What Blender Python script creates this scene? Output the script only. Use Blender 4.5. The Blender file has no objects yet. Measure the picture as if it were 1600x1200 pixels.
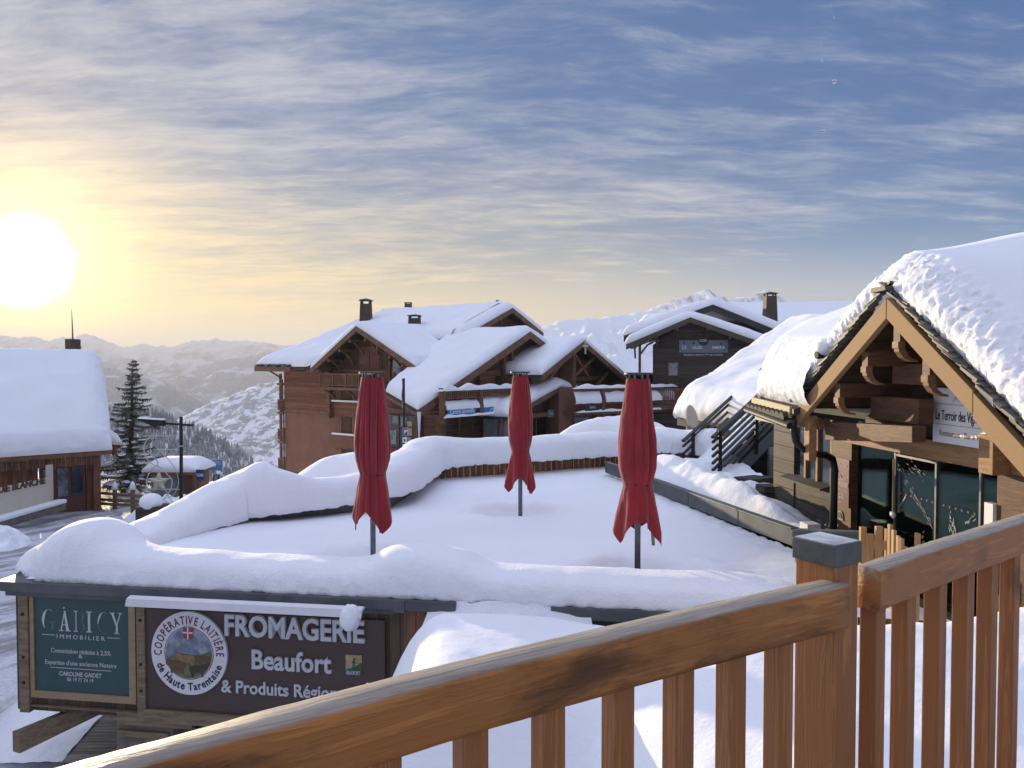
import bpy, math, random
from mathutils import Vector, Matrix, noise
random.seed(7)
R = math.radians
scene = bpy.context.scene
col = scene.collection
V = Vector

# ---------------------------------------------------------------- camera
F = 1200.0                       # focal length in photo pixels (1600 wide)
PITCH = math.atan(35 / F)        # looking slightly down: horizon at y = 565
CAM = V((0, 0, 2.85))
cam_d = bpy.data.cameras.new('camera')
cam_d.sensor_fit = 'HORIZONTAL'; cam_d.sensor_width = 36; cam_d.lens = 36 * F / 1600
cam_d.clip_start = 0.05; cam_d.clip_end = 60000
cam = bpy.data.objects.new('camera', cam_d); col.objects.link(cam)
cam.location = CAM; cam.rotation_euler = (R(90) - PITCH, 0, 0)
scene.camera = cam

def ray(px, py):
    x = (px - 800) / F; y = (600 - py) / F
    c, s = math.cos(PITCH), math.sin(PITCH)
    return V((x, c + y * s, -s + y * c))
def P(px, py, Y):                # the point of a sight line at depth Y
    d = ray(px, py); return CAM + d * (Y / d.y)
def PZ(px, py, z):               # ... at height z
    d = ray(px, py); return CAM + d * ((z - CAM.z) / d.z)
def PP(px, py, o, n):            # ... on a plane
    d = ray(px, py); return CAM + d * ((V(o) - CAM).dot(V(n)) / d.dot(V(n)))

# ---------------------------------------------------------------- sky, sun, exposure
SUN_DIR = ray(40, 412).normalized()
SUN_EL = math.asin(SUN_DIR.z); SUN_AZ = math.atan2(SUN_DIR.x, SUN_DIR.y)
W = bpy.data.worlds.new('World'); scene.world = W; W.use_nodes = True

class NT:
    """small helper for node trees"""
    def __init__(s, tree): s.t = tree; s.n = tree.nodes; s.l = tree.links
    def new(s, typ, **kw):
        nd = s.n.new(typ)
        for k, v in kw.items():
            if k == 'inp':
                for i, val in v.items():
                    if hasattr(val, 'is_output') or isinstance(val, bpy.types.NodeSocket): s.l.new(val, nd.inputs[i])
                    else: nd.inputs[i].default_value = val
            else: setattr(nd, k, v)
        return nd
    def math(s, op, a, b=0.0, c=0.0, clamp=False):
        return s.new('ShaderNodeMath', operation=op, use_clamp=clamp, inp={0: a, 1: b, 2: c}).outputs[0]
    def vmath(s, op, a, b=(0, 0, 0)):
        nd = s.new('ShaderNodeVectorMath', operation=op, inp={0: a, 1: b})
        return nd.outputs['Value'] if op in ('DOT_PRODUCT', 'LENGTH') else nd.outputs[0]
    def noise(s, vec, scale, detail=4, rough=.5, dist=0.0):
        return s.new('ShaderNodeTexNoise', inp={'Vector': vec, 'Scale': scale, 'Detail': detail, 'Roughness': rough, 'Distortion': dist}).outputs['Fac']
    def map(s, vec, scale=(1, 1, 1), rot=(0, 0, 0), loc=(0, 0, 0)):
        return s.new('ShaderNodeMapping', inp={'Vector': vec, 'Scale': scale, 'Rotation': rot, 'Location': loc}).outputs[0]
    def mix(s, fac, a, b, mode='MIX'):
        nd = s.new('ShaderNodeMix', data_type='RGBA', blend_type=mode)
        for i, v in ((0, fac), (6, a), (7, b)):
            if isinstance(v, bpy.types.NodeSocket): s.l.new(v, nd.inputs[i])
            else: nd.inputs[i].default_value = v if i == 0 else (*v, 1) if len(v) == 3 else v
        return nd.outputs[2]
    def smooth(s, x, a, b):
        return s.new('ShaderNodeMapRange', interpolation_type='SMOOTHSTEP', inp={0: x, 1: a, 2: b, 3: 0.0, 4: 1.0}).outputs[0]

def make_world():
    W.node_tree.nodes.clear()
    N = NT(W.node_tree)
    STR = 0.10
    sky = N.new('ShaderNodeTexSky', sky_type='NISHITA', sun_disc=False, sun_elevation=SUN_EL, sun_rotation=SUN_AZ,
                altitude=1800, air_density=1.0, dust_density=1.2, ozone_density=2.5)
    d = N.new('ShaderNodeTexCoord').outputs['Generated']
    sep = N.new('ShaderNodeSeparateXYZ', inp={0: d})
    X, Y, Z = sep.outputs
    dot = N.math('MAXIMUM', N.vmath('DOT_PRODUCT', d, tuple(SUN_DIR)), 0.0)
    low = N.math('SUBTRACT', 1.0, N.smooth(Z, 0.0, .30))
    near = N.math('MULTIPLY', N.smooth(dot, .50, .985), N.math('MULTIPLY_ADD', low, .94, .06))   # warmth round the sun
    # thin high cloud, drawn out in long fibres on a flat layer above
    zz = N.math('ADD', N.math('MAXIMUM', Z, 0.0), .13)
    pl = N.new('ShaderNodeCombineXYZ', inp={0: N.math('DIVIDE', X, zz), 1: N.math('DIVIDE', Y, zz), 2: 0.0}).outputs[0]
    warp = N.noise(pl, .8, 4, .55)
    warp2 = N.noise(N.map(pl, (1, 1, 1), (0, 0, 0), (5, 2, 0)), 2.2, 3, .5)
    plw = N.vmath('ADD', pl, N.new('ShaderNodeCombineXYZ', inp={0: N.math('MULTIPLY', warp2, .12), 1: N.math('MULTIPLY', warp, .42), 2: 0.0}).outputs[0])
    n1 = N.noise(N.map(plw, (.70, 1.9, 1), (0, 0, R(38))), 1.0, 12, .60)
    n2 = N.noise(N.map(plw, (2.1, 6.4, 1), (0, 0, R(24)), (3, 1, 0)), 1.0, 12, .66)
    n3 = N.noise(N.map(pl, (.40, .60, 1), (0, 0, R(20)), (9.2, 4, 0)), 1.0, 5, .5)
    n4 = N.noise(N.map(plw, (6.0, 19.0, 1), (0, 0, R(-10)), (1, 6, 0)), 1.0, 8, .68)
    c = N.math('ADD', N.math('MULTIPLY', n1, .46), N.math('ADD', N.math('MULTIPLY', n2, .46), N.math('MULTIPLY', n3, .26)))
    c = N.math('ADD', c, N.math('MULTIPLY', N.math('SUBTRACT', n4, .5), .24))
    c = N.math('SUBTRACT', c, N.math('MULTIPLY', X, .16))
    c = N.math('SUBTRACT', c, N.math('MULTIPLY', N.smooth(Z, .22, .48), N.math('MULTIPLY', N.smooth(X, -.2, .45), .12)))
    dens = N.smooth(c, .475, .80)
    # veil near the horizon
    veil = N.math('MULTIPLY', N.math('SUBTRACT', 1.0, N.smooth(Z, .02, .17)), N.math('MULTIPLY_ADD', n2, .5, .38))
    dens = N.math('MAXIMUM', N.math('MULTIPLY', dens, .88), veil)
    k = 1 / STR
    def C(r, g, b): return (r * k, g * k, b * k)
    cool = N.mix(low, C(.32, .345, .395), C(.53, .51, .47))
    cl = N.mix(near, cool, C(.74, .52, .17))
    cl = N.mix(1.0, cl, N.mix(n4, (.90, .90, .90), (1.10, 1.10, 1.10)), 'MULTIPLY')
    base = N.mix(near, N.mix(low, C(.027, .092, .255), C(.085, .20, .37)), C(.42, .33, .16))
    base = N.mix(.30, base, N.mix(1.0, sky.outputs[0], (.5, .5, .5), 'MULTIPLY'))
    out = N.mix(dens, base, cl)
    # unseen sky overhead and behind, brightened beyond the visible part to fill the shade
    over = N.math('MAXIMUM', N.smooth(Z, .46, .75), N.math('MULTIPLY', N.smooth(N.math('MULTIPLY', Y, -1.0), -.05, .5), N.smooth(Z, -.02, .25)))
    out = N.mix(over, out, N.mix(N.smooth(Z, .2, .8), C(.13, .14, .20), N.mix(n1, C(.34, .39, .59), C(.53, .575, .72))))
    # the half of the vault towards the sun is brighter
    out = N.mix(over, out, N.mix(1.0, out, N.mix(N.smooth(dot, -.5, .8), (.62, .62, .66), (1.6, 1.58, 1.54)), 'MULTIPLY'))
    # aureole of the sun behind the cloud: the brightest patch
    ang = N.math('ARCCOSINE', N.math('MINIMUM', dot, 1.0))
    wob = N.math('MULTIPLY', N.math('SUBTRACT', N.noise(N.map(d, (1, 1, 2.2)), 9.0, 4), .5), .045)
    a2 = N.math('ADD', ang, wob)
    core = N.math('SUBTRACT', 1.0, N.smooth(a2, .012, .056))
    halo = N.math('EXPONENT', N.math('MULTIPLY', ang, -13.0))
    halo2 = N.math('MULTIPLY', halo, N.math('ADD', .6, N.math('MULTIPLY', n2, .8)))
    out = N.mix(1.0, out, N.mix(halo2, (0, 0, 0), C(1.0, .58, .07)), 'ADD')
    glare = N.math('EXPONENT', N.math('MULTIPLY', ang, -26.0))
    out = N.mix(1.0, out, N.mix(glare, (0, 0, 0), C(1.5, 1.15, .45)), 'ADD')
    out = N.mix(1.0, out, N.mix(core, (0, 0, 0), C(4.0, 3.6, 2.6)), 'ADD')
    bg = N.new('ShaderNodeBackground', inp={'Color': out, 'Strength': STR})
    o = N.new('ShaderNodeOutputWorld', inp={'Surface': bg.outputs[0]})
make_world()

sun_d = bpy.data.lights.new('sun', 'SUN'); sun_d.energy = 5.0; sun_d.angle = R(0.6); sun_d.color = (1.0, .80, .52)
sun = bpy.data.objects.new('sun', sun_d); col.objects.link(sun)
sun.rotation_euler = (-SUN_DIR).to_track_quat('-Z', 'Y').to_euler(); sun.location = (-40, 60, 40)

scene.view_settings.view_transform = 'Standard'; scene.view_settings.look = 'None'
scene.view_settings.gamma = 1; scene.view_settings.exposure = 0.78
scene.render.engine = 'CYCLES'
scene.cycles.use_denoising = True; scene.cycles.max_bounces = 6; scene.cycles.volume_bounces = 0
scene.cycles.transparent_max_bounces = 8; scene.cycles.caustics_reflective = False; scene.cycles.caustics_refractive = False

# ---------------------------------------------------------------- mesh helpers
def fbm(p, f=1.0, o=3):
    a = 0; w = 1; p = V(p) * f
    for _ in range(o):
        a += w * noise.noise(p); p = p * 2.03 + V((3.1, 1.7, 5.3)); w *= .5
    return a
def lerp(a, b, t): return a + (b - a) * t
def sstep(x, a, b):
    t = min(1, max(0, (x - a) / (b - a))); return t * t * (3 - 2 * t)
def interp(x, pts):              # piecewise smooth curve through (x, y) points
    if x <= pts[0][0]: return pts[0][1]
    for (x0, y0), (x1, y1) in zip(pts, pts[1:]):
        if x <= x1: return lerp(y0, y1, (x - x0) / (x1 - x0))
    return pts[-1][1]

class MB:
    def __init__(s, T=None): s.v = []; s.f = []; s.T = T
    def add(s, vs, fs):
        o = len(s.v)
        s.v += [s.T(V(p)) if s.T else V(p) for p in vs]
        s.f += [[i + o for i in f] for f in fs]
        return s
    def hexa(s, b, t):           # bottom quad, top quad
        return s.add(list(b) + list(t), [[3, 2, 1, 0], [4, 5, 6, 7], [0, 1, 5, 4], [1, 2, 6, 5], [2, 3, 7, 6], [3, 0, 4, 7]])
    def box(s, c, sz, rz=0.0, jit=0.0):
        x, y, z = sz[0] / 2, sz[1] / 2, sz[2] / 2; m = Matrix.Rotation(rz, 3, 'Z'); c = V(c)
        q = [m @ V((i, j, 0)) for i, j in ((-x, -y), (x, -y), (x, y), (-x, y))]
        j = lambda: V((random.uniform(-jit, jit), random.uniform(-jit, jit), random.uniform(-jit, jit))) if jit else V((0, 0, 0))
        return s.hexa([c + p - V((0, 0, z)) + j() for p in q], [c + p + V((0, 0, z)) + j() for p in q])
    def bb(s, x0, x1, y0, y1, z0, z1):
        return s.box(((x0 + x1) / 2, (y0 + y1) / 2, (z0 + z1) / 2), (x1 - x0, y1 - y0, z1 - z0))
    def beam(s, p0, p1, w, h, up=(0, 0, 1)):
        p0, p1 = V(p0), V(p1); d = (p1 - p0).normalized(); up = V(up)
        sd = d.cross(up).normalized() * (w / 2); u = sd.cross(d).normalized() * (h / 2)
        return s.hexa([p0 - sd - u, p0 + sd - u, p1 + sd - u, p1 - sd - u], [p0 - sd + u, p0 + sd + u, p1 + sd + u, p1 - sd + u])
    def slab(s, q, th, up=(0, 0, 1)):   # quad thickened downwards
        q = [V(p) for p in q]; u = V(up) * th
        return s.hexa([p - u for p in q], q)
    def prism(s, poly, o, ex, ey, en, d0, d1):   # 2D outline in plane (ex, ey), extruded along en from d0 to d1
        o, ex, ey, en = V(o), V(ex), V(ey), V(en); n = len(poly)
        a = [o + ex * p[0] + ey * p[1] + en * d0 for p in poly]; b = [o + ex * p[0] + ey * p[1] + en * d1 for p in poly]
        return s.add(a + b, [list(range(n))[::-1], list(range(n, 2 * n))] + [[i, (i + 1) % n, n + (i + 1) % n, n + i] for i in range(n)])
    def tube(s, pts, r, n=8, cap=True):
        pts = [V(p) for p in pts]; rr = r if isinstance(r, (list, tuple)) else [r] * len(pts)
        vs = []; fs = []; prev = None
        for i, p in enumerate(pts):
            d = (pts[min(i + 1, len(pts) - 1)] - pts[max(i - 1, 0)]).normalized()
            a = prev if prev is not None else (V((0, 0, 1)) if abs(d.z) < .9 else V((1, 0, 0)))
            a = (a - d * a.dot(d)).normalized(); b = d.cross(a); prev = a
            vs += [p + (a * math.cos(t) + b * math.sin(t)) * rr[i] for t in (2 * math.pi * k / n for k in range(n))]
        for i in range(len(pts) - 1):
            for k in range(n):
                fs.append([i * n + k, i * n + (k + 1) % n, (i + 1) * n + (k + 1) % n, (i + 1) * n + k])
        if cap: fs += [list(range(n))[::-1], [(len(pts) - 1) * n + k for k in range(n)]]
        return s.add(vs, fs)
    def grid(s, fn, nu, nv, cu=False, cv=False):
        vs = [fn(i, j) for i in range(nu) for j in range(nv)]; fs = []
        for i in range(nu if cu else nu - 1):
            for j in range(nv if cv else nv - 1):
                i2, j2 = (i + 1) % nu, (j + 1) % nv
                fs.append([i * nv + j, i2 * nv + j, i2 * nv + j2, i * nv + j2])
        return s.add(vs, fs)
    def ball(s, c, r, n=12, m=8, jit=0.0, fr=3.0):
        c = V(c); r = V(r) if not isinstance(r, (int, float)) else V((r, r, r))
        def fn(i, j):
            th = math.pi * i / (m - 1); ph = 2 * math.pi * j / n
            d = V((math.sin(th) * math.cos(ph), math.sin(th) * math.sin(ph), math.cos(th)))
            k = 1 + (jit * fbm(d * fr + c, 1, 3) if jit else 0)
            return c + V((d.x * r.x, d.y * r.y, d.z * r.z)) * k
        return s.grid(fn, m, n, cv=True)
    def disc(s, o, ex, ey, r, n=40, r0=0.0):
        o, ex, ey = V(o), V(ex), V(ey); cs = [(math.cos(2 * math.pi * k / n), math.sin(2 * math.pi * k / n)) for k in range(n)]
        if r0:
            return s.add([o + ex * c * r0 + ey * q * r0 for c, q in cs] + [o + ex * c * r + ey * q * r for c, q in cs],
                         [[k, n + k, n + (k + 1) % n, (k + 1) % n] for k in range(n)])
        return s.add([o + ex * c * r + ey * q * r for c, q in cs], [list(range(n))])

ROOTM = {}
def tag(o, label=None, cat=None, group=None, kind=None):
    if label: o['label'] = label
    if cat: o['category'] = cat
    if group: o['group'] = group
    if kind: o['kind'] = kind
    return o
def thing(name, label, cat, loc=(0, 0, 0), rz=0.0, group=None):
    o = bpy.data.objects.new(name, None); col.objects.link(o); o.empty_display_size = .2
    o.location = loc; o.rotation_euler = (0, 0, rz)
    ROOTM[o] = (Matrix.Translation(V(loc)) @ Matrix.Rotation(rz, 4, 'Z')).inverted()
    return tag(o, label, cat, group)
def root_of(o):
    while o.parent: o = o.parent
    return o
def obj(name, mb, mat, parent=None, smooth=False, bevel=0.0, label=None, kind=None):
    me = bpy.data.meshes.new(name)
    vs = mb.v
    if parent:
        m = ROOTM.get(root_of(parent))
        if m: vs = [m @ p for p in vs]
    me.from_pydata([tuple(p) for p in vs], [], mb.f); me.update()
    o = bpy.data.objects.new(name, me); col.objects.link(o)
    for m_ in (mat if isinstance(mat, (list, tuple)) else [mat]): me.materials.append(m_)
    if smooth: me.polygons.foreach_set('use_smooth', [True] * len(me.polygons))
    if parent: o.parent = parent
    if bevel:
        b = o.modifiers.new('bevel', 'BEVEL'); b.width = bevel; b.segments = 2; b.limit_method = 'ANGLE'
    if label: o['label'] = label
    if kind: o['kind'] = kind
    return o
def frame(o, ang):
    o = V(o); m = Matrix.Rotation(ang, 3, 'Z')
    return lambda p: o + m @ p

def spaced(n, L, r0, r1):        # parameters 0..1, crowded towards the rounded ends
    out = [i / (n - 1) for i in range(n)]
    f = lambda t: t
    if r0 and r1: f = lambda t: .5 - .5 * math.cos(math.pi * t) if L < 6 else lerp(t, .5 - .5 * math.cos(math.pi * t), .85)
    elif r0: f = lambda t: t ** 1.9
    elif r1: f = lambda t: 1 - (1 - t) ** 1.9
    return [f(t) for t in out]
def blanket(mb, surf, LU, LV, thick, edges, nu=30, nv=30, amp=.03, fr=1.0, crust=.0, cfr=6.0, over=.10):
    """layer of snow on surf(u, v): rounded along the edges whose radius is not 0"""
    eu0, eu1, ev0, ev1 = edges
    U = spaced(nu, LU, eu0, eu1); Vv = spaced(nv, LV, ev0, ev1)
    cache = {}
    def fn(i, j):
        u, v = U[i], Vv[j]; b = V(surf(u, v)); e = 1.0; out = V((0, 0, 0)); edge = 0.0
        h = 1e-3
        du = (V(surf(min(1, u + h), v)) - V(surf(max(0, u - h), v))).normalized()
        dv = (V(surf(u, min(1, v + h))) - V(surf(u, max(0, v - h)))).normalized()
        n = du.cross(dv).normalized()
        if n.z < 0: n = -n
        for (d, r, dr) in ((u * LU, eu0, -du), ((1 - u) * LU, eu1, du), (v * LV, ev0, -dv), ((1 - v) * LV, ev1, dv)):
            if r:
                q = min(1, d / r); k = math.sqrt(max(0, 1 - (1 - q) ** 2)); e *= k
                out += dr * over * math.sin(math.pi * min(1, k)) * (1 - q) * 1.5
                edge = max(edge, (1 - q))
        t = thick(u, v) if callable(thick) else thick
        p = b + (n * .55 + V((0, 0, .55))) * (t * e) + out
        p += n * amp * fbm(p * fr, 1, 3) * min(1, e * 1.5)
        if crust and edge > 0 and e > .02:
            w = min(1, edge * 2.2)
            m_ = V((fbm(p * cfr, 1, 3), fbm(p * cfr + V((7, 3, 1)), 1, 3), fbm(p * cfr + V((1, 8, 4)), 1, 3)))
            p += m_ * crust * w
        return p
    mb.grid(fn, nu, nv)
    return mb
def quad(a, b, c, d):            # a(u0v0) b(u1v0) c(u1v1) d(u0v1)
    a, b, c, d = V(a), V(b), V(c), V(d)
    return lambda u, v: lerp(lerp(a, b, u), lerp(d, c, u), v)
def gable(eL, pk, eR, back, rnd=.25):
    eL, pk, eR, back = V(eL), V(pk), V(eR), V(back)
    def f(u, v):
        p = lerp(eL, pk, u * 2) if u < .5 else lerp(pk, eR, u * 2 - 1)
        q = math.exp(-((u - .5) / .09) ** 2) * rnd
        return p - V((0, 0, q)) + back * v
    return f
def ridge_snow(mb, path, nl=120, nc=26, amp=.03, fr=1.6, crust=.02, cfr=7.0, und=.05):
    """bank of snow along a path of (x, y, z_base, height, width)"""
    def at(t):
        k = t * (len(path) - 1); i = min(int(k), len(path) - 2); f = k - i
        p0, p1, p2, p3 = (path[max(0, i - 1)], path[i], path[i + 1], path[min(len(path) - 1, i + 2)])
        return [.5 * ((2 * b) + (-a + c) * f + (2 * a - 5 * b + 4 * c - d) * f * f + (-a + 3 * b - 3 * c + d) * f ** 3) for a, b, c, d in zip(p0, p1, p2, p3)]
    def fn(i, j):
        t = i / (nl - 1); x, y, z, h, w = at(t); x2, y2 = at(min(1, t + .004))[:2]; x1, y1 = at(max(0, t - .004))[:2]
        d = V((x2 - x1, y2 - y1, 0)).normalized(); sd = V((-d.y, d.x, 0))
        end = min(1, math.sqrt(max(0, 1 - max(0, 1 - t * 26) ** 2))) * min(1, math.sqrt(max(0, 1 - max(0, 1 - (1 - t) * 26) ** 2)))
        a = math.pi * (j / (nc - 1)) * 1.16 - math.pi * .08
        ca, sa = math.cos(a), math.sin(a)
        q = abs(ca) ** .75 * (1 if ca > 0 else -1)
        hh = max(.02, h * end)
        off = sd * (q * w / 2 * (.3 + .7 * end)) ; zz = z + (hh * (max(0, sa) ** .62) if sa > 0 else sa * .02)
        p = V((x, y, zz)) + off
        side = sd * (1 if ca > 0 else -1) * abs(ca) + V((0, 0, max(0, sa)))
        p += side * (amp * fbm(p, fr, 3)) + V((0, 0, und * noise.noise(V((x * .9, y * .9, 0))))) * max(0, sa)
        lo = 1 - sstep(zz - z, 0.02, hh * .75 + .03)
        m_ = V((fbm(p * cfr, 1, 3), fbm(p * cfr + V((7, 3, 1)), 1, 3), fbm(p * cfr + V((1, 8, 4)), 1, 3)))
        p += m_ * crust * lo
        return p
    mb.grid(fn, nl, nc)
    for r in (0, nl - 1): mb.f.append([len(mb.v) - nl * nc + r * nc + j for j in range(nc)][::(1 if r else -1)])
    return mb

def text(name, body, mat, parent, o, ex, ey, h, width=None, bold=0.0, ext=.004, align='L', arc=None, shear=0.0, spacing=1.0):
    """lettering in the plane (ex, ey), cap height h, optional width; arc = (radius, start angle, end angle, inward)"""
    o, ex, ey = V(o), V(ex).normalized(), V(ey).normalized(); en = ex.cross(ey)
    def glyphs(sx):
        cu = bpy.data.curves.new('lettering', 'FONT'); cu.body = sx; cu.size = 1; cu.offset = bold; cu.extrude = .0; cu.shear = shear
        cu.resolution_u = 3; cu.space_character = spacing
        ob = bpy.data.objects.new('lettering', cu); col.objects.link(ob)
        dg = bpy.context.evaluated_depsgraph_get(); me = bpy.data.meshes.new_from_object(ob.evaluated_get(dg))
        vs = [v.co.copy() for v in me.vertices]; fs = [list(p.vertices) for p in me.polygons]
        bpy.data.objects.remove(ob); bpy.data.curves.remove(cu); bpy.data.meshes.remove(me)
        return vs, fs
    mb = MB(); S = h / .70
    def put(vs, fs, fn):
        n = len(vs)
        if not n: return
        top = [fn(p) + en * ext for p in vs]
        cnt = {}
        for f in fs:
            for a, b in zip(f, f[1:] + f[:1]): cnt[(a, b)] = cnt.get((a, b), 0) + 1
        sides = [[a, n + a, n + b, b][::-1] for (a, b) in cnt if (b, a) not in cnt]
        mb.add(top + [fn(p) for p in vs], fs + sides)
    if arc:
        r, a0, a1, inward = arc
        adv = []
        for ch in body:
            if ch == ' ': adv.append((None, None, .35)); continue
            vs, fs = glyphs(ch); w = max(p.x for p in vs) - min(0, min(p.x for p in vs)); adv.append((vs, fs, w + .10))
        tot = sum(a[2] for a in adv); c = 0
        for vs, fs, w in adv:
            if vs:
                t = (c + w / 2) / tot; a = lerp(a0, a1, t)
                up = V((math.cos(a), math.sin(a))) * (-1 if inward else 1); rt = V((up.y, -up.x))
                kx = abs(a1 - a0) * r / tot
                base = V((math.cos(a), math.sin(a))) * r
                put(vs, fs, lambda p: o + ex * (base.x + rt.x * (p.x - w / 2) * kx + up.x * p.y * S) + ey * (base.y + rt.y * (p.x - w / 2) * kx + up.y * p.y * S))
            c += w
    else:
        vs, fs = glyphs(body)
        x0 = min(p.x for p in vs); x1 = max(p.x for p in vs)
        kx = width / (x1 - x0) if width else S
        sh = {'L': x0, 'C': (x0 + x1) / 2, 'R': x1}[align]
        put(vs, fs, lambda p: o + ex * ((p.x - sh) * kx) + ey * (p.y * S))
    return obj(name, mb, mat, parent)
# ---------------------------------------------------------------- materials
def new_mat(name):
    m = bpy.data.materials.new(name); m.use_nodes = True
    N = NT(m.node_tree); b = m.node_tree.nodes['Principled BSDF']
    return m, N, b
def setc(N, b, c):
    if isinstance(c, bpy.types.NodeSocket): N.l.new(c, b.inputs['Base Color'])
    else: b.inputs['Base Color'].default_value = (*c, 1)
def bump(N, b, h, strength=.3, dist=.02):
    nd = N.new('ShaderNodeBump', inp={'Height': h, 'Strength': strength, 'Distance': dist})
    N.l.new(nd.outputs[0], b.inputs['Normal'])
def plain(name, c, rough=.6, metal=0.0, var=.25, scale=3.0, bmp=0.0, c2=None, spec=.5):
    m, N, b = new_mat(name)
    co = N.new('ShaderNodeTexCoord').outputs['Object']
    n = N.noise(co, scale, 6, .6)
    c2 = c2 or tuple(x * (1 - var) for x in c)
    setc(N, b, N.mix(N.smooth(n, .35, .65), c, c2))
    b.inputs['Roughness'].default_value = rough; b.inputs['Metallic'].default_value = metal
    b.inputs['Specular IOR Level'].default_value = spec
    if bmp: bump(N, b, N.noise(co, scale * 8, 5, .6), bmp, .01)
    return m
def snow_mat(name, fine=.12, crust=0.0, c=(.86, .88, .915), crust_scale=9.0):
    m, N, b = new_mat(name)
    co = N.new('ShaderNodeTexCoord').outputs['Object']
    setc(N, b, N.mix(N.smooth(N.noise(co, .8, 4), .3, .7), c, tuple(x * .96 for x in c)))
    b.inputs['Roughness'].default_value = .75; b.inputs['Specular IOR Level'].default_value = .25
    h = N.math('MULTIPLY', N.noise(co, 70.0, 4, .7), fine)
    h = N.math('ADD', h, N.math('MULTIPLY', N.noise(co, 4.0, 7, .62), .55))
    h = N.math('ADD', h, N.math('MULTIPLY', N.noise(N.map(co, (1.6, 1.6, 13)), 1.0, 5, .6), .35))
    h = N.math('ADD', h, N.math('MULTIPLY', N.noise(co, 22.0, 3, .6), fine * .8))
    if crust:
        vo = N.new('ShaderNodeTexVoronoi', feature='SMOOTH_F1', inp={'Vector': N.vmath('ADD', co, N.new('ShaderNodeTexNoise', inp={'Vector': co, 'Scale': 6.0}).outputs['Color']), 'Scale': crust_scale}).outputs['Distance']
        h = N.math('ADD', h, N.math('MULTIPLY', vo, -crust))
    bump(N, b, h, .85, .035)
    return m
def wood(name, c1, c2, grain=(1, 14, 14), scale=3.0, plank=None, rough=.6, top=None, stain=None, bmp=.35, rings=0.0, knots=0.0):
    """grain = noise scale per local axis (small along the fibre); plank = (axis, width)"""
    m, N, b = new_mat(name)
    co = N.new('ShaderNodeTexCoord').outputs['Object']
    sep = N.new('ShaderNodeSeparateXYZ', inp={0: co}).outputs
    gv = N.map(co, tuple(g * scale for g in grain))
    pid = None
    if plank:
        k = N.math('DIVIDE', sep['XYZ'.index(plank[0])], plank[1])
        fl = N.math('FLOOR', k); fr = N.math('FRACT', k)
        pid = N.new('ShaderNodeTexWhiteNoise', noise_dimensions='1D', inp={'W': fl}).outputs['Value']
        gv = N.vmath('ADD', gv, N.new('ShaderNodeCombineXYZ', inp={0: N.math('MULTIPLY', pid, 37.0), 1: N.math('MULTIPLY', pid, 13.0), 2: 0.0}).outputs[0])
    n1 = N.noise(gv, 1.0, 6, .62, .6)
    n2 = N.noise(N.map(co, tuple(g * scale * 4 for g in grain)), 1.0, 4, .6, .3)
    fac = N.math('ADD', N.math('MULTIPLY', n1, .75), N.math('MULTIPLY', n2, .25))
    if rings:
        w = N.math('SINE', N.math('MULTIPLY', N.math('ADD', n1, N.math('MULTIPLY', n2, .08)), rings))
        fac = N.math('ADD', N.math('MULTIPLY', fac, .6), N.math('MULTIPLY', w, .13))
    c = N.mix(N.smooth(fac, .34, .66), c1, c2)
    if pid is not None:
        c = N.mix(1.0, c, N.mix(pid, (.72, .72, .72), (1.2, 1.2, 1.2)), 'MULTIPLY')
    if knots:
        kv = N.new('ShaderNodeTexVoronoi', inp={'Vector': N.map(co, tuple(.55 if g < 2 else 1.0 for g in grain)), 'Scale': knots, 'Randomness': 1.0}).outputs['Distance']
        kd = N.math('SUBTRACT', 1.0, N.smooth(N.math('ADD', kv, N.math('MULTIPLY', N.math('SUBTRACT', n2, .5), .10)), .06, .17))
        c = N.mix(N.math('MULTIPLY', kd, .75), c, tuple(x * .28 for x in c1))
    if stain:
        s = N.smooth(N.noise(N.map(co, (2.2, 6, 6)), 1.0, 5, .65, .5), .50, .68)
        c = N.mix(N.math('MULTIPLY', s, stain[1]), c, stain[0])
    if top:
        nz = N.new('ShaderNodeSeparateXYZ', inp={0: N.new('ShaderNodeNewGeometry').outputs['Normal']}).outputs[2]
        t = N.math('ADD', nz, N.math('MULTIPLY', N.math('SUBTRACT', n1, .5), .5))
        g = N.mix(N.smooth(n2, .3, .7), top, tuple(x * .62 for x in top))
        c = N.mix(N.smooth(t, .35, .75), c, g)
    setc(N, b, c); b.inputs['Roughness'].default_value = rough; b.inputs['Specular IOR Level'].default_value = .3
    h = N.math('ADD', fac, N.math('MULTIPLY', n2, .4))
    if plank:
        gr = N.math('MINIMUM', fr, N.math('SUBTRACT', 1.0, fr))
        gap = N.math('SUBTRACT', 1.0, N.smooth(gr, 0.0, .07))
        c = N.mix(N.math('MULTIPLY', gap, .75), c, tuple(x * .3 for x in c1)); setc(N, b, c)
        h = N.math('SUBTRACT', h, N.math('MULTIPLY', gap, 1.2))
    bump(N, b, h, bmp, .012)
    return m
def glass_mat(name, c=(.02, .03, .035), rough=.04, c2=None):
    m, N, b = new_mat(name)
    co = N.new('ShaderNodeTexCoord').outputs['Object']
    n = N.noise(co, 1.3, 4)
    setc(N, b, N.mix(N.smooth(n, .4, .65), c, c2 or tuple(x * .4 for x in c)))
    b.inputs['Roughness'].default_value = rough; b.inputs['Specular IOR Level'].default_value = .6
    return m
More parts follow.
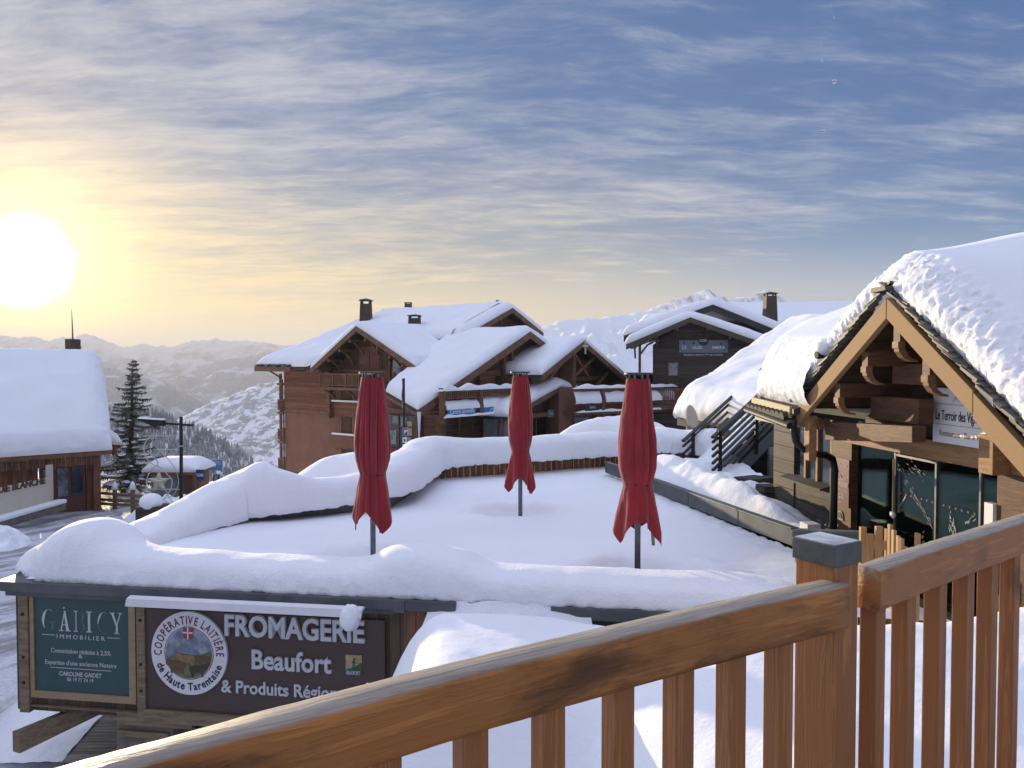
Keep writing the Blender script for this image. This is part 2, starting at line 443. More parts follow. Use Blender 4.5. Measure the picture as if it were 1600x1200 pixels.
def clear_glass(name, tint=(.55, .75, .70)):
    m, N, b = new_mat(name)
    m.node_tree.nodes.remove(b)
    tr = N.new('ShaderNodeBsdfTransparent', inp={'Color': (*tint, 1)})
    gl = N.new('ShaderNodeBsdfGlossy', inp={'Roughness': .02, 'Color': (1, 1, 1, 1)})
    fr = N.new('ShaderNodeFresnel', inp={'IOR': 1.5}).outputs[0]
    mx = N.new('ShaderNodeMixShader', inp={0: N.math('MULTIPLY', fr, .6, clamp=True)})
    N.l.new(tr.outputs[0], mx.inputs[1]); N.l.new(gl.outputs[0], mx.inputs[2])
    N.l.new(mx.outputs[0], m.node_tree.nodes['Material Output'].inputs['Surface'])
    return m

M = {}
M['snow'] = snow_mat('fresh_snow')
M['snow_crust'] = snow_mat('crusted_snow', .2, .25)
M['snow_fine'] = snow_mat('loaded_snow', .14)
M['snow_far'] = snow_mat('roof_snow', .05)
M['rail'] = wood('oiled_larch_rail', (.34, .135, .034), (.58, .255, .075), (.9, 16, 16), 2.0, rough=.5, top=(.40, .34, .27), stain=((.085, .040, .016), .85), rings=22, knots=5.5)
M['post'] = wood('larch_post', (.29, .115, .034), (.52, .230, .072), (22, 22, 1.0), 1.6, rough=.55, rings=30, knots=5.0)
M['baluster'] = wood('larch_baluster', (.30, .115, .036), (.62, .285, .095), (34, 34, .8), 1.6, rough=.55, rings=34, knots=4.2)
M['zinc'] = plain('weathered_zinc', (.11, .115, .10), .45, .6, .45, 9)
M['frost'] = plain('frosted_metal', (.55, .58, .60), .6, 0, .5, 14)
M['graymetal'] = plain('dark_grey_metal', (.075, .08, .082), .5, .3, .3, 4)
M['slategrey'] = plain('grey_capping', (.10, .115, .12), .55, .2, .3, 3)
M['black'] = plain('black_metal', (.014, .015, .017), .45, .4, .2, 5)
M['steel'] = plain('galvanised_steel', (.17, .175, .185), .42, .55, .3, 8)
M['white'] = plain('white_paint', (.74, .75, .76), .5, 0, .06, 3)
M['cream'] = plain('cream_panel', (.60, .54, .44), .6, 0, .08, 2)
M['wall_old'] = wood('old_brown_boards', (.062, .042, .028), (.13, .088, .056), (14, 14, .7), 1.5, ('X', .14), .7)
M['timber_old'] = wood('weathered_timber', (.13, .095, .058), (.24, .18, .115), (1.2, 9, 14), 1.4, rough=.7)
M['frame_tan'] = wood('tan_sign_frame', (.26, .175, .10), (.33, .23, .14), (2, 9, 9), 1.2, rough=.65)
M['board_red'] = wood('red_brown_boards', (.16, .075, .042), (.26, .13, .075), (18, 18, .8), 1.0, ('X', .115), .65)
M['sign_green'] = plain('petrol_green_panel', (.022, .065, .066), .45, 0, .12, 2)
M['sign_brown'] = plain('dark_brown_panel', (.060, .034, .026), .45, 0, .12, 2)
M['letter'] = plain('pale_lettering', (.50, .52, .53), .5, 0, .1, 6)
M['letter_grey'] = plain('grey_letter_edge', (.27, .28, .28), .5, 0, .1, 6)
M['letter_dim'] = plain('worn_lettering', (.085, .16, .16), .5, 0, .2, 6)
M['logo_white'] = plain('emblem_white', (.62, .61, .64), .5, 0, .05, 2)
M['logo_red'] = plain('emblem_red', (.27, .035, .05), .5, 0, .1, 4)
M['maroon'] = plain('maroon_lettering', (.13, .022, .035), .5, 0, .1, 4)
M['ink'] = plain('black_ink', (.012, .012, .014), .5, 0, .1, 4)
M['gold'] = plain('gold_lettering', (.30, .23, .11), .5, 0, .1, 4)
def fabric():
    m, N, b = new_mat('red_canvas')
    co = N.new('ShaderNodeTexCoord').outputs['Object']
    n = N.noise(N.map(co, (2, 2, .6)), 2.2, 5, .6)
    setc(N, b, N.mix(N.smooth(n, .3, .7), (.30, .024, .030), (.215, .016, .022)))
    b.inputs['Roughness'].default_value = .85; b.inputs['Specular IOR Level'].default_value = .2
    b.inputs['Sheen Weight'].default_value = .25; b.inputs['Sheen Roughness'].default_value = .5
    h = N.math('ADD', N.noise(co, 240.0, 2), N.math('MULTIPLY', N.noise(N.map(co, (8, 8, 2.6)), 1.0, 5, .55, .6), 4.5))
    bump(N, b, h, .28, .02)
    return m
M['red'] = fabric()
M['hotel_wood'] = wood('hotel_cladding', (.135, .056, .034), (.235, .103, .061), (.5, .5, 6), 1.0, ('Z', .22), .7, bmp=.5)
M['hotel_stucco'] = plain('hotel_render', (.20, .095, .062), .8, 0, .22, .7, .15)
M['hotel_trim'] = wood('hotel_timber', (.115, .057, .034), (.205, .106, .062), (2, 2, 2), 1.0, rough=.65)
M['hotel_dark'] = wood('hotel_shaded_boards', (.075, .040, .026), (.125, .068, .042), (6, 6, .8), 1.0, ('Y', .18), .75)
M['slate'] = plain('dark_slate', (.030, .030, .032), .6, 0, .5, 6, .3)
M['slate_warm'] = plain('lauze_slate', (.045, .046, .048), .55, 0, .6, 7, .4, c2=(.10, .098, .092))
M['chimney'] = plain('chimney_brown', (.070, .050, .036), .75, 0, .3, 2, .2)
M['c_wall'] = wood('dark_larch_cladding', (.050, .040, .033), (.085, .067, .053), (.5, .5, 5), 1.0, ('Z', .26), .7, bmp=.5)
M['c_trim'] = wood('dark_timber', (.060, .044, .032), (.105, .077, .054), (2, 2, 2), 1.0)
M['glass'] = glass_mat('window_glass', (.05, .065, .085), .05, (.012, .016, .022))
M['glass_pale'] = glass_mat('pale_window_glass', (.22, .23, .26), .12, (.06, .065, .08))
M['shop'] = clear_glass('shop_glass', (.52, .66, .70))
M['door_glass'] = clear_glass('green_tinted_glass', (.20, .36, .29))
M['interior'] = plain('shop_interior', (.035, .060, .050), .8, 0, .6, 1.2)
M['blue'] = plain('blue_sign', (.03, .19, .46), .45, 0, .15, 2)
M['navy'] = plain('navy_sign', (.012, .035, .12), .45, 0, .15, 2)
M['blackboard'] = plain('black_sign_board', (.014, .018, .022), .5, 0, .2, 3)
M['goods'] = plain('shop_goods', (.24, .20, .15), .8, 0, .75, 9, c2=(.04, .10, .12))
M['poster'] = plain('printed_poster', (.36, .44, .46), .6, 0, .7, 2.6, c2=(.09, .18, .13))
M['greysign'] = plain('grey_blue_sign', (.155, .195, .235), .5, 0, .2, 3)
M['rest_fascia'] = wood('silvered_fascia', (.30, .185, .085), (.56, .40, .225), (9, 3.0, 26), 1.5, rough=.7, rings=8, bmp=.5)
M['rest_wood'] = wood('brown_stained_wood', (.072, .035, .019), (.145, .072, .037), (2.2, 2.2, 14), 1.1, rough=.6)  # brown stain, darkened further: shade under the gable is in the colour
M['rest_plank'] = wood('brown_stained_planks', (.048, .027, .016), (.098, .054, .030), (1.2, 1.2, 10), 1.0, ('Z', .19), .65)  # planks darkened likewise, gable shade included in the tone
M['rest_beam'] = wood('light_oiled_beam', (.22, .115, .050), (.36, .205, .095), (9, 1.2, 12), 1.1, rough=.6)
M['rest_bracket'] = wood('bracket_wood', (.16, .085, .040), (.25, .14, .07), (9, 1.2, 12), 1.1, rough=.6)
M['rest_grey'] = wood('grey_weathered_planks', (.034, .030, .025), (.075, .067, .055), (1.2, 1.2, 12), 1.0, ('Z', .16), .7)  # weathered grey-brown, darkened further to stand in for shade on the side wall
M['board_yellow'] = wood('pale_eave_board', (.42, .34, .19), (.55, .46, .29), (6, 1.2, 10), 1.0)
M['redsign'] = plain('maroon_sign_plate', (.13, .014, .024), .4, 0, .2, 4)
M['shop_wood'] = wood('orange_brown_boards', (.165, .075, .036), (.27, .130, .064), (5, 5, .8), 1.0, ('X', .2), .7)
M['shop_trim'] = wood('chestnut_timber', (.150, .062, .030), (.24, .108, .054), (2, 2, 2), 1.0)
M['shop_door'] = plain('chestnut_door_paint', (.105, .038, .024), .5, 0, .15, 3)
M['stone'] = plain('grey_stone_block', (.19, .165, .13), .85, 0, .45, 3, .4)
M['ice'] = plain('ice', (.70, .72, .74), .15, 0, .1, 5)
M['lampwhite'] = plain('lamp_housing_white', (.66, .66, .68), .45, 0, .08, 3)
M['bark'] = plain('spruce_bark', (.06, .045, .035), .9, 0, .4, 6, .4)
M['deck'] = wood('grey_deck_boards', (.15, .13, .11), (.26, .235, .20), (1, 10, 10), 1.2, ('Y', .16), .75)
M['plank'] = wood('yellow_pine_planks', (.34, .20, .080), (.50, .32, .15), (14, 14, 1), 1.0)
M['deco'] = plain('decoration_frame', (.55, .54, .50), .5, .1, .25, 9)
M['star'] = plain('star_tinsel', (.60, .56, .44), .5, 0, .4, 12)
M['taxi_wood'] = plain('kiosk_wood', (.20, .085, .035), .6, 0, .2, 3)
M['greypanel'] = plain('grey_kiosk_panel', (.23, .25, .27), .5, 0, .2, 3)
def needle_mat():
    m, N, b = new_mat('spruce_needles')
    co = N.new('ShaderNodeTexCoord').outputs['Object']
    setc(N, b, N.mix(N.smooth(N.noise(co, 2.5, 4), .35, .65), (.075, .082, .062), (.19, .195, .175)))
    b.inputs['Roughness'].default_value = .8
    return m
M['needle'] = needle_mat()
def forest_mat():
    m, N, b = new_mat('snowy_conifers')
    co = N.new('ShaderNodeTexCoord').outputs['Object']
    n = N.noise(co, .16, 4, .7); big = N.noise(co, .012, 3)
    nz = N.new('ShaderNodeSeparateXYZ', inp={0: N.new('ShaderNodeNewGeometry').outputs['Normal']}).outputs[2]
    f = N.math('ADD', N.math('MULTIPLY', nz, .28), N.math('ADD', n, N.math('MULTIPLY', big, .35)))
    setc(N, b, N.mix(N.smooth(f, .60, .98), (.105, .125, .15), (.52, .56, .62)))
    b.inputs['Roughness'].default_value = .9
    return m
M['forest'] = forest_mat()
def mountain_mat(name, rock, fr, snowline=.45, trees=None, snow=(.80, .83, .88)):
    m, N, b = new_mat(name)
    co = N.new('ShaderNodeTexCoord').outputs['Object']
    nz = N.new('ShaderNodeSeparateXYZ', inp={0: N.new('ShaderNodeNewGeometry').outputs['Normal']}).outputs[2]
    n = N.noise(co, fr, 9, .66); n2 = N.noise(co, fr * .23, 6, .6)
    s = N.math('ADD', N.math('ADD', N.math('MULTIPLY', nz, .55), N.math('MULTIPLY', n, .75)), N.math('MULTIPLY', n2, .45))
    c = N.mix(N.smooth(s, snowline + .40, snowline + .62), rock, snow)
    if trees:
        t = N.smooth(N.noise(N.map(co, (1, 1, 2.2)), trees[1], 8, .68, .4), trees[2], trees[2] + .05)
        tn = N.smooth(N.noise(co, trees[1] * 30, 3, .7), .35, .6)
        c = N.mix(N.math('MULTIPLY', t, N.math('MULTIPLY_ADD', tn, .5, .5)), c, trees[0])
    setc(N, b, c); b.inputs['Roughness'].default_value = .9; b.inputs['Specular IOR Level'].default_value = .1
    bump(N, b, n, .8, 2.0 / fr * .02)
    return m
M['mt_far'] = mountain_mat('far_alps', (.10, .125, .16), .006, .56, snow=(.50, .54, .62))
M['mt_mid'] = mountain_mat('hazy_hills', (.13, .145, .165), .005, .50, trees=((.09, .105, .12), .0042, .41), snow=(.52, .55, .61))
M['mt_slope'] = mountain_mat('patchy_snow_slope', (.20, .20, .21), .03, .34, trees=((.16, .18, .19), .034, .48))
M['mt_snow'] = mountain_mat('snowy_alpine_slope', (.10, .115, .14), .022, .36)
M['mt_peak'] = mountain_mat('alpine_peak', (.075, .09, .115), .014, .50)
def street_mat():
    m, N, b = new_mat('slushy_street')
    co = N.new('ShaderNodeTexCoord').outputs['Object']
    rot = N.map(co, (1, 1, 1), (0, 0, R(24)))
    trk = N.noise(N.map(rot, (1.5, .10, 1)), 1.0, 5, .6, .4)
    n = N.noise(co, 1.1, 7, .65); fine = N.noise(co, 14.0, 5, .65)
    at = N.new('ShaderNodeAttribute', attribute_name='road').outputs['Fac']
    f = N.math('ADD', N.math('MULTIPLY', trk, .65), N.math('ADD', N.math('MULTIPLY', n, .35), N.math('MULTIPLY', fine, .14)))
    packed = N.mix(N.smooth(fine, .3, .7), (.62, .65, .71), (.44, .45, .49))
    slush = N.mix(N.smooth(fine, .35, .65), (.17, .165, .165), (.29, .285, .29))
    road = N.mix(N.smooth(f, .53, .66), packed, slush)
    setc(N, b, N.mix(at, (.80, .83, .88), road))
    b.inputs['Roughness'].default_value = .7
    bump(N, b, N.math('ADD', N.math('MULTIPLY', n, 1.2), N.math('MULTIPLY', fine, .4)), .6, .06)
    return m
M['street'] = street_mat()
# ---------------------------------------------------------------- terrain
def ground_z(x, y):
    z = -3.25 - 1.45 * sstep(y, 12, 34)
    r = math.hypot(x, y)
    # the shelf the village stands on breaks off to the left and behind
    edge = sstep(y + x * .55, 34, 90) if x < -12 else sstep(y, 95, 190)
    lat = sstep(-x, 8, 30)
    z -= 95 * edge * (lat if y < 120 else max(lat, .2))
    if r > 120: z -= 110 * sstep(r, 120, 900) * (sstep(-x, -250, 300))
    return z
def polar_ground():
    mb = MB(); nA, rings = 120, [4, 8, 14, 20, 28, 36, 46, 58, 72, 90, 115, 150, 200, 280, 400, 600, 900, 1400, 2200, 3400, 5200, 7600]
    vs = [V((0, 0, -4.2))]; fs = []
    for r in rings:
        for k in range(nA):
            a = 2 * math.pi * k / nA; x, y = r * math.sin(a), r * math.cos(a)
            z = ground_z(x, y) - (.55 if r < 62 else .0)
            vs.append(V((x, y, z + (r > 150) * r * .012 * fbm((x * .004, y * .004, 0)))))
    for k in range(nA): fs.append([0, 1 + (k + 1) % nA, 1 + k])
    for i in range(len(rings) - 1):
        for k in range(nA):
            a, b = 1 + i * nA + k, 1 + i * nA + (k + 1) % nA
            fs.append([a, b, b + nA, a + nA])
    mb.add(vs, fs); return mb
tag(obj('ground', polar_ground(), M['snow_far'], smooth=True), kind='structure')

def road_mask(x, y):
    # street running past the shop from the lower left, and the cleared forecourt
    c = -11.3 - .30 * (y - 10) * (1 if y < 40 else 1)
    d = abs(x - c); a = 1 - sstep(d, 3.2, 4.6)
    fore = (1 - sstep(math.hypot((x + 17.5) / 5.5, (y - 33) / 5.0), .75, 1.1))
    plaza = sstep(y, 40, 46) * sstep(x, -16, -10)
    return max(a, fore, plaza)
def street():
    mb = MB(); x0, x1, y0, y1, n = -44, 34, -6, 62, .36
    nx, ny = int((x1 - x0) / n) + 1, int((y1 - y0) / n) + 1; att = []
    def fn(i, j):
        x, y = x0 + i * n, y0 + j * n; m = road_mask(x, y); z = ground_z(x, y)
        z += (1 - m) * (.34 + .14 * fbm((x * .5, y * .5, 0)) + .07 * abs(fbm((x * 1.7, y * 1.7, 3)))) + m * .035 * fbm((x * 1.3, y * .3, 2))
        # banks pushed up by the plough
        c = -11.3 - .30 * (y - 10)
        for s, wdt, hh in ((-4.6, 1.5, .75), (4.3, 1.0, .35)):
            k = math.exp(-((x - c - s) / wdt) ** 2)
            z += k * hh * (.55 + .6 * abs(fbm((x * .8, y * .45, s)))) * (1 - .8 * (sstep(y, 26, 30) * (1 - sstep(y, 37, 40))))
        m2 = max(0, m - .9 * math.exp(-((x - c + 4.6) / 1.3) ** 2))
        att.append(m2); return V((x, y, z))
    mb.grid(fn, nx, ny)
    o = obj('street', mb, M['street'], smooth=True)
    a = o.data.attributes.new('road', 'FLOAT', 'POINT'); a.data.foreach_set('value', att)
    return o
tag(street(), kind='structure')

def ridge(name, mat, prof, Y, drop, run, amp, fr, seed, nx=180, ny=46, back=.5, sharp=1.0, jag=1.6):
    """mountain chain: silhouette prof in photo pixels at distance Y, flanks falling towards the viewer by drop over run metres"""
    mb = MB(); x0, x1 = prof[0][0], prof[-1][0]
    def fn(i, j):
        px = lerp(x0, x1, i / (nx - 1)); py = interp(px, prof) + jag * fbm((px * .09, seed, 0), 1, 5); c = P(px, py, Y)
        v = j / (ny - 1)
        if v < back * .3:
            q = 1 - v / (back * .3); y = c.y + q * run * .35; z = c.z - q * q * drop * .55
        else:
            q = (v - back * .3) / (1 - back * .3); y = c.y - q * run; z = c.z - drop * (q ** .85)
        x = c.x * (1 + (y - c.y) / Y * .35)
        q = abs((v - back * .3)) * 3
        w = min(1, q * 1.4)
        f1 = 1 - abs(fbm((x * fr, y * fr * .8, seed), 1, 6)) * sharp
        f1 += .45 * (1 - abs(fbm((x * fr * 3.1, y * fr * 2.2, seed + 9), 1, 4))) - .3
        z += amp * (f1 - .62) * w * 1.5
        if sharp: z += amp * .16 * fbm((x * fr * 9, y * fr * 5, seed), 1, 3)
        return V((x, y, z))
    mb.grid(fn, nx, ny)
    return tag(obj(name, mb, mat, smooth=True), kind='structure')
far_prof = [(-420, 548), (-260, 532), (-120, 520), (-40, 533), (0, 523), (20, 529), (45, 525), (60, 531), (75, 532), (95, 527), (113, 528), (122, 523), (135, 522), (144, 524), (150, 529), (162, 533), (172, 538), (188, 543), (196, 543), (208, 539), (222, 537), (232, 540), (240, 543), (250, 540), (262, 543), (270, 541), (282, 537), (292, 534), (302, 532), (310, 531), (320, 533), (334, 528), (342, 531), (350, 533), (362, 533), (372, 532), (380, 533), (392, 533), (402, 536), (412, 535), (425, 538), (440, 541), (470, 538), (520, 545), (580, 540), (640, 548), (760, 545)]
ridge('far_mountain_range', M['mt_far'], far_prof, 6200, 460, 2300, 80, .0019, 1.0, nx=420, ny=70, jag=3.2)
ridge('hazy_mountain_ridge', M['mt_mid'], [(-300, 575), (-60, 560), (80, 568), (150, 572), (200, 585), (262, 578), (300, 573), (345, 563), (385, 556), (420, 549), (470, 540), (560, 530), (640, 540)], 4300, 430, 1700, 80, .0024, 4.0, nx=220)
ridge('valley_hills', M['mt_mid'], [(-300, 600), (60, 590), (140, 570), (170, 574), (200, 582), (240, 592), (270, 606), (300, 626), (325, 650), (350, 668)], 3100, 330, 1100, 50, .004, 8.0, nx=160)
ridge('patchy_snow_slope', M['mt_slope'], [(255, 668), (285, 650), (310, 637), (340, 626), (372, 612), (400, 602), (430, 594), (470, 582), (540, 566), (640, 560)], 1750, 330, 1150, 26, .008, 12.0, nx=200, ny=70)
ridge('snowy_slope', M['mt_snow'], [(740, 540), (790, 517), (830, 511), (845, 512), (862, 505), (880, 501), (897, 500), (915, 497), (935, 497), (952, 494), (975, 492), (992, 488), (1010, 486), (1040, 484), (1090, 478), (1150, 482), (1230, 486), (1340, 492), (1500, 500), (1700, 505)], 1150, 130, 650, 22, .011, 17.0, nx=220, ny=70)
ridge('alpine_peaks', M['mt_peak'], [(860, 520), (940, 505), (990, 490), (1015, 484), (1030, 477), (1048, 471), (1060, 466), (1075, 463), (1088, 457), (1100, 452), (1106, 451), (1112, 457), (1122, 460), (1135, 466), (1150, 464), (1165, 464), (1180, 463), (1190, 455), (1197, 453), (1205, 455), (1215, 462), (1226, 468), (1238, 476), (1255, 478), (1290, 479), (1310, 475), (1322, 471), (1332, 471), (1345, 480), (1400, 484), (1480, 478), (1600, 490), (1800, 500)], 2250, 250, 850, 44, .0078, 23.0, nx=320, ny=60, jag=3.4)

# wooded spur left of the hotel
wood_prof = [(60, 628), (120, 622), (150, 622), (175, 628), (205, 630), (235, 634), (262, 641), (290, 652), (318, 664), (345, 679), (370, 695), (395, 712), (415, 728), (435, 748), (470, 776)]
WY = 620.0
def spur_pt(px, q):
    c = P(px, interp(px, wood_prof), WY)
    y = c.y - q * 330; z = c.z - 8 - q * 105 + 5 * fbm((c.x * .02, y * .02, 3))
    return V((c.x * (1 - q * .40), y, z))
mb = MB(); mb.grid(lambda i, j: spur_pt(lerp(40, 520, i / 59), j / 29 * 1.25), 60, 30)
tag(obj('wooded_spur', mb, M['mt_snow'], smooth=True), kind='structure')
mb = MB()
for k in range(9500):
    px = random.uniform(95, 478); q = random.random() ** 1.1
    if fbm((px * .02, q * 5, 9)) > .62: continue
    b = spur_pt(px, q); h = random.uniform(4.6, 8.2); r = h * random.uniform(.13, .18); a0 = random.random() * 6
    for zb, zt, rr in ((.05, .62, 1.0), (.38, 1.0, .68)):
        n = 6; tip = b + V((0, 0, h * zt)); o = len(mb.v)
        ring = [b + V((math.cos(a0 + 6.2832 * i / n) * r * rr * random.uniform(.7, 1.25), math.sin(a0 + 6.2832 * i / n) * r * rr, h * zb + random.uniform(-.3, .3))) for i in range(n)]
        mb.add(ring + [tip], [[i, (i + 1) % n, n] for i in range(n)])
tag(obj('snowy_forest', mb, M['forest']), kind='stuff')

# ---------------------------------------------------------------- terrace on the roof of the cheese shop
TB = thing('terrace_building', 'low boarded building with a snow covered roof terrace, parasols and billboards', 'building', (-2.2, 13, -3.25))
holes = []
def terrace_h(x, y):
    z = .035 * fbm((x * .35, y * .35, 0)) + .006 * fbm((x * 2.5, y * 2.5, 4))
    for hx, hy, r, d, sx in holes:
        q = math.hypot((x - hx) / sx, y - hy) / r
        if q < 2.2:
            z -= d * math.exp(-q ** 4 * 1.2) ; z += d * .22 * math.exp(-((q - 1.15) / .3) ** 2) * (.5 + .8 * fbm((x * 3, y * 3, 7)))
            z += .035 * fbm((x * 5, y * 5, 2)) * math.exp(-(q / 1.3) ** 2)
    # trodden track beside the right hand capping
    k = math.exp(-((x - (4.0 - (y - 12.3) * .27)) / .28) ** 2) * sstep(y, 11.2, 12) * (1 - sstep(y, 16.5, 18))
    z += k * (.05 * fbm((x * 6, y * 6, 1)) - .02)
    # spoil of snow to the right of the near parasol
    k = math.exp(-(((x - 2.35) / .62) ** 2 + ((y - 10.35) / .42) ** 2)); z += k * (.10 + .10 * fbm((x * 3.2, y * 3.2, 5)) + .03 * fbm((x * 9, y * 9, 5)))
    return z
U1, U2, U3 = PZ(583, 872, -.05), PZ(813, 803, -.05), PZ(996, 899, -.05)
holes += [(U1.x + .05, U1.y, .60, .22, 1.5), (U2.x - .05, U2.y + .15, .55, .30, 1.6), (U3.x + .1, U3.y + .12, .55, .30, 1.6)]
A, Bc, Cc, Dc, E, Fp = V((-6.5, 10.3, 0)), V((-5.6, 12.6, 0)), V((-4.9, 13.5, 0)), V((-2.45, 14.8, 0)), V((-1.95, 18.6, 0)), V((3.4, 21.2, 0))
G1, H1 = V((3.05, 16.9, 0)), V((4.35, 11.6, 0))
def terrace_mesh():
    mb = MB(); n = .075; x0, x1, y0, y1 = -6.4, 5.0, 8.3, 21.4
    nx, ny = int((x1 - x0) / n), int((y1 - y0) / n)
    def fn(i, j):
        x, y = x0 + i * n, y0 + j * n
        yl = 10.0 - (x + 6.6) * .1475 + .05; y = max(y, yl)
        xl = interp(y, [(10, -6.45), (12.6, -5.7), (13.5, -5.0), (14.8, -2.6), (18.6, -2.1), (21.2, 1.5), (22, 3)])
        xr = interp(y, [(8, 4.9), (11.6, 4.33), (16.9, 3.03), (17.5, 3.6), (22, 5)])
        x = min(max(x, xl), xr)
        return V((x, y, terrace_h(x, y)))
    mb.grid(fn, nx, ny); return mb
obj('terrace_snow', terrace_mesh(), M['snow'], TB, smooth=True)

# front wall plane (the billboards hang on it)
FO = V((-6.6, 10.06, 0)); FX = V((.9892, -.1463, 0)); FN = V((-.1463, -.9892, 0)); FZ = V((0, 0, 1))
def FP(px, py, d=0.0):           # a point of the wall plane as (along, up)
    p = PP(px, py, FO + FN * d, FN) - FO; return p.dot(FX), p.z
def fbox(mb, a0, a1, z0, z1, d0, d1):
    q = lambda a, z, d: FO + FX * a + FZ * z + FN * d
    return mb.hexa([q(a0, z0, d1), q(a1, z0, d1), q(a1, z0, d0), q(a0, z0, d0)], [q(a0, z1, d1), q(a1, z1, d1), q(a1, z1, d0), q(a0, z1, d0)])
def fpx(mb, x0, y0, x1, y1, d0, d1):   # box from two picture corners
    a0, z1 = FP(x0, y0, d1); a1, z0 = FP(x1, y1, d1); return fbox(mb, a0, a1, z0, z1, d0, d1)
mb = MB(); fbox(mb, .05, 5.35, -1.75, -.12, -.35, 0); obj('front_wall', mb, M['wall_old'], TB)
mb = MB(); fbox(mb, 5.352, 5.95, -2.6, -.12, -.35, .03); obj('front_boards', mb, M['board_red'], TB)
mb = MB(); fbox(mb, 5.96, 9.6, -2.6, -.15, -2.0, -.5); obj('dark_recess', mb, M['blackboard'], TB)
mb = MB(); fbox(mb, .2, 9.8, -3.4, -.3, -8, -2.2)
mb.prism([(-6.3, 12.2), (3.9, 11.0), (3.0, 17), (3.2, 20.8), (-1.8, 18.5), (-2.5, 15), (-5.3, 13)], (0, 0, 0), (1, 0, 0), (0, 1, 0), (0, 0, 1), -3.6, -.48)
obj('core_wall', mb, M['wall_old'], TB)
mb = MB(); fbox(mb, -.12, 6.02, -.135, -.01, -.5, .16); fbox(mb, -.02, 5.25, -.21, -.137, -.3, .10)
fbox(mb, 7.15, 9.8, -.15, -.01, -.5, .14); fbox(mb, 5.25, 5.4, -.16, -.012, 0, .175)
obj('fascia', mb, M['slategrey'], TB, bevel=.006)
# bank of snow on the front fascia
fr = []
for a, h, w in ((-.02, .10, .5), (.10, .34, .85), (.42, .60, 1.1), (.75, .70, 1.2), (1.05, .66, 1.1), (1.4, .48, .9), (1.8, .40, .8), (2.4, .37, .8), (3.0, .36, .8), (3.7, .35, .8), (4.3, .34, .8), (4.75, .36, .85), (5.05, .50, .95), (5.45, .54, 1.0), (5.9, .50, .95), (6.2, .40, .9), (6.5, .34, .85), (7.1, .33, .85), (8.0, .33, .85), (9.0, .32, .9), (10.2, .30, .9)):
    p = FO + FX * (a + .02) + FN * (.10 - w / 2); fr.append((p.x, p.y, -.012, h, w))
mb = ridge_snow(MB(), fr, 420, 40, .022, 1.5, .022, 8.0, .02); obj('parapet_snow', mb, M['snow_crust'], TB, smooth=True)
# the gap in the fascia where snow spills down
mb = MB()
def spill(i, j):
    u, v = i / 23, j / 23; a = 5.7 + 1.9 * u + .3 * (u - .5) * v; q = abs(u - .5) * 2
    p = FO + FX * a + FN * (.10 + .35 * v) + FZ * (.02 - .55 * v - .06 * q); return p + V((0, 0, .05 * fbm(p, 2.5)))
mb.grid(spill, 24, 24); obj('spilled_snow', mb, M['snow_crust'], TB, smooth=True)

# parapets round the terrace
mb = MB()
for p, q in ((Cc, Dc), (Dc, E)): mb.beam(p + V((0, 0, .10)), q + V((0, 0, .10)), .12, .34)
mb.beam(Bc + V((0, 0, .08)), Cc + V((0, 0, .08)), .12, .3); obj('parapet', mb, M['slategrey'], TB, bevel=.01)
mb = MB()
for p, q in ((E, V((1.0, 20.0, 0))), (V((1.0, 20.0, 0)), Fp)):
    L = (q - p).length; n = int(L / .16)
    for k in range(n):
        a = lerp(p, q, (k + .04) / n); b = lerp(p, q, (k + .94) / n)
        mb.beam(a + V((0, 0, .12 + random.uniform(-.01, .01))), b + V((0, 0, .12)), .10 + random.uniform(0, .02), .40)
obj('parapet_boards', mb, M['board_red'], TB)
mb = MB(); mb.beam(E + V((0, -.02, .335)), V((1.0, 19.98, .335)), .2, .05); mb.beam(V((1.0, 19.98, .335)), Fp + V((0, 0, .335)), .2, .05)
obj('parapet_cap', mb, M['timber_old'], TB)
path = [(-6.3, 10.75, -.05, .20, .7), (-6.05, 11.5, -.04, .28, .8), (-5.75, 12.3, -.02, .36, .85), (-5.35, 13.1, .03, .56, .9), (-4.95, 13.7, .08, .78, .95), (-4.55, 13.85, .12, .90, .85), (-4.2, 13.95, .14, .72, .8), (-3.7, 14.25, .16, .52, .8), (-3.1, 14.65, .2, .50, .85), (-2.6, 14.98, .25, .56, .9), (-2.35, 15.6, .25, .66, .95), (-2.2, 17.0, .27, .70, 1.0), (-2.0, 18.4, .30, .74, 1.0), (-1.2, 19.0, .33, .62, .95), (0.0, 19.55, .33, .58, .95), (1.0, 20.05, .33, .60, .95), (2.2, 20.65, .33, .62, .95), (3.2, 21.15, .33, .64, 1.0)]
mb = ridge_snow(MB(), path, 420, 36, .03, 1.2, .028, 6.0, .03); obj('parapet_snow', mb, M['snow_crust'], TB, smooth=True)
mb = ridge_snow(MB(), [(3.3, 20.9, .45, .50, 1.2), (4.0, 20.8, .45, .62, 1.3), (4.7, 20.6, .42, .58, 1.2), (5.3, 20.3, .4, .66, 1.1), (5.5, 20.2, .4, .60, .9)], 110, 40, .04, 1.6, .07, 5.0, .03)
obj('parapet_snow', mb, M['snow_crust'], TB, smooth=True)
mb = MB(); mb.beam((3.2, 21.15, .2), (5.4, 20.4, .2), .3, .5); obj('parapet', mb, M['timber_old'], TB)
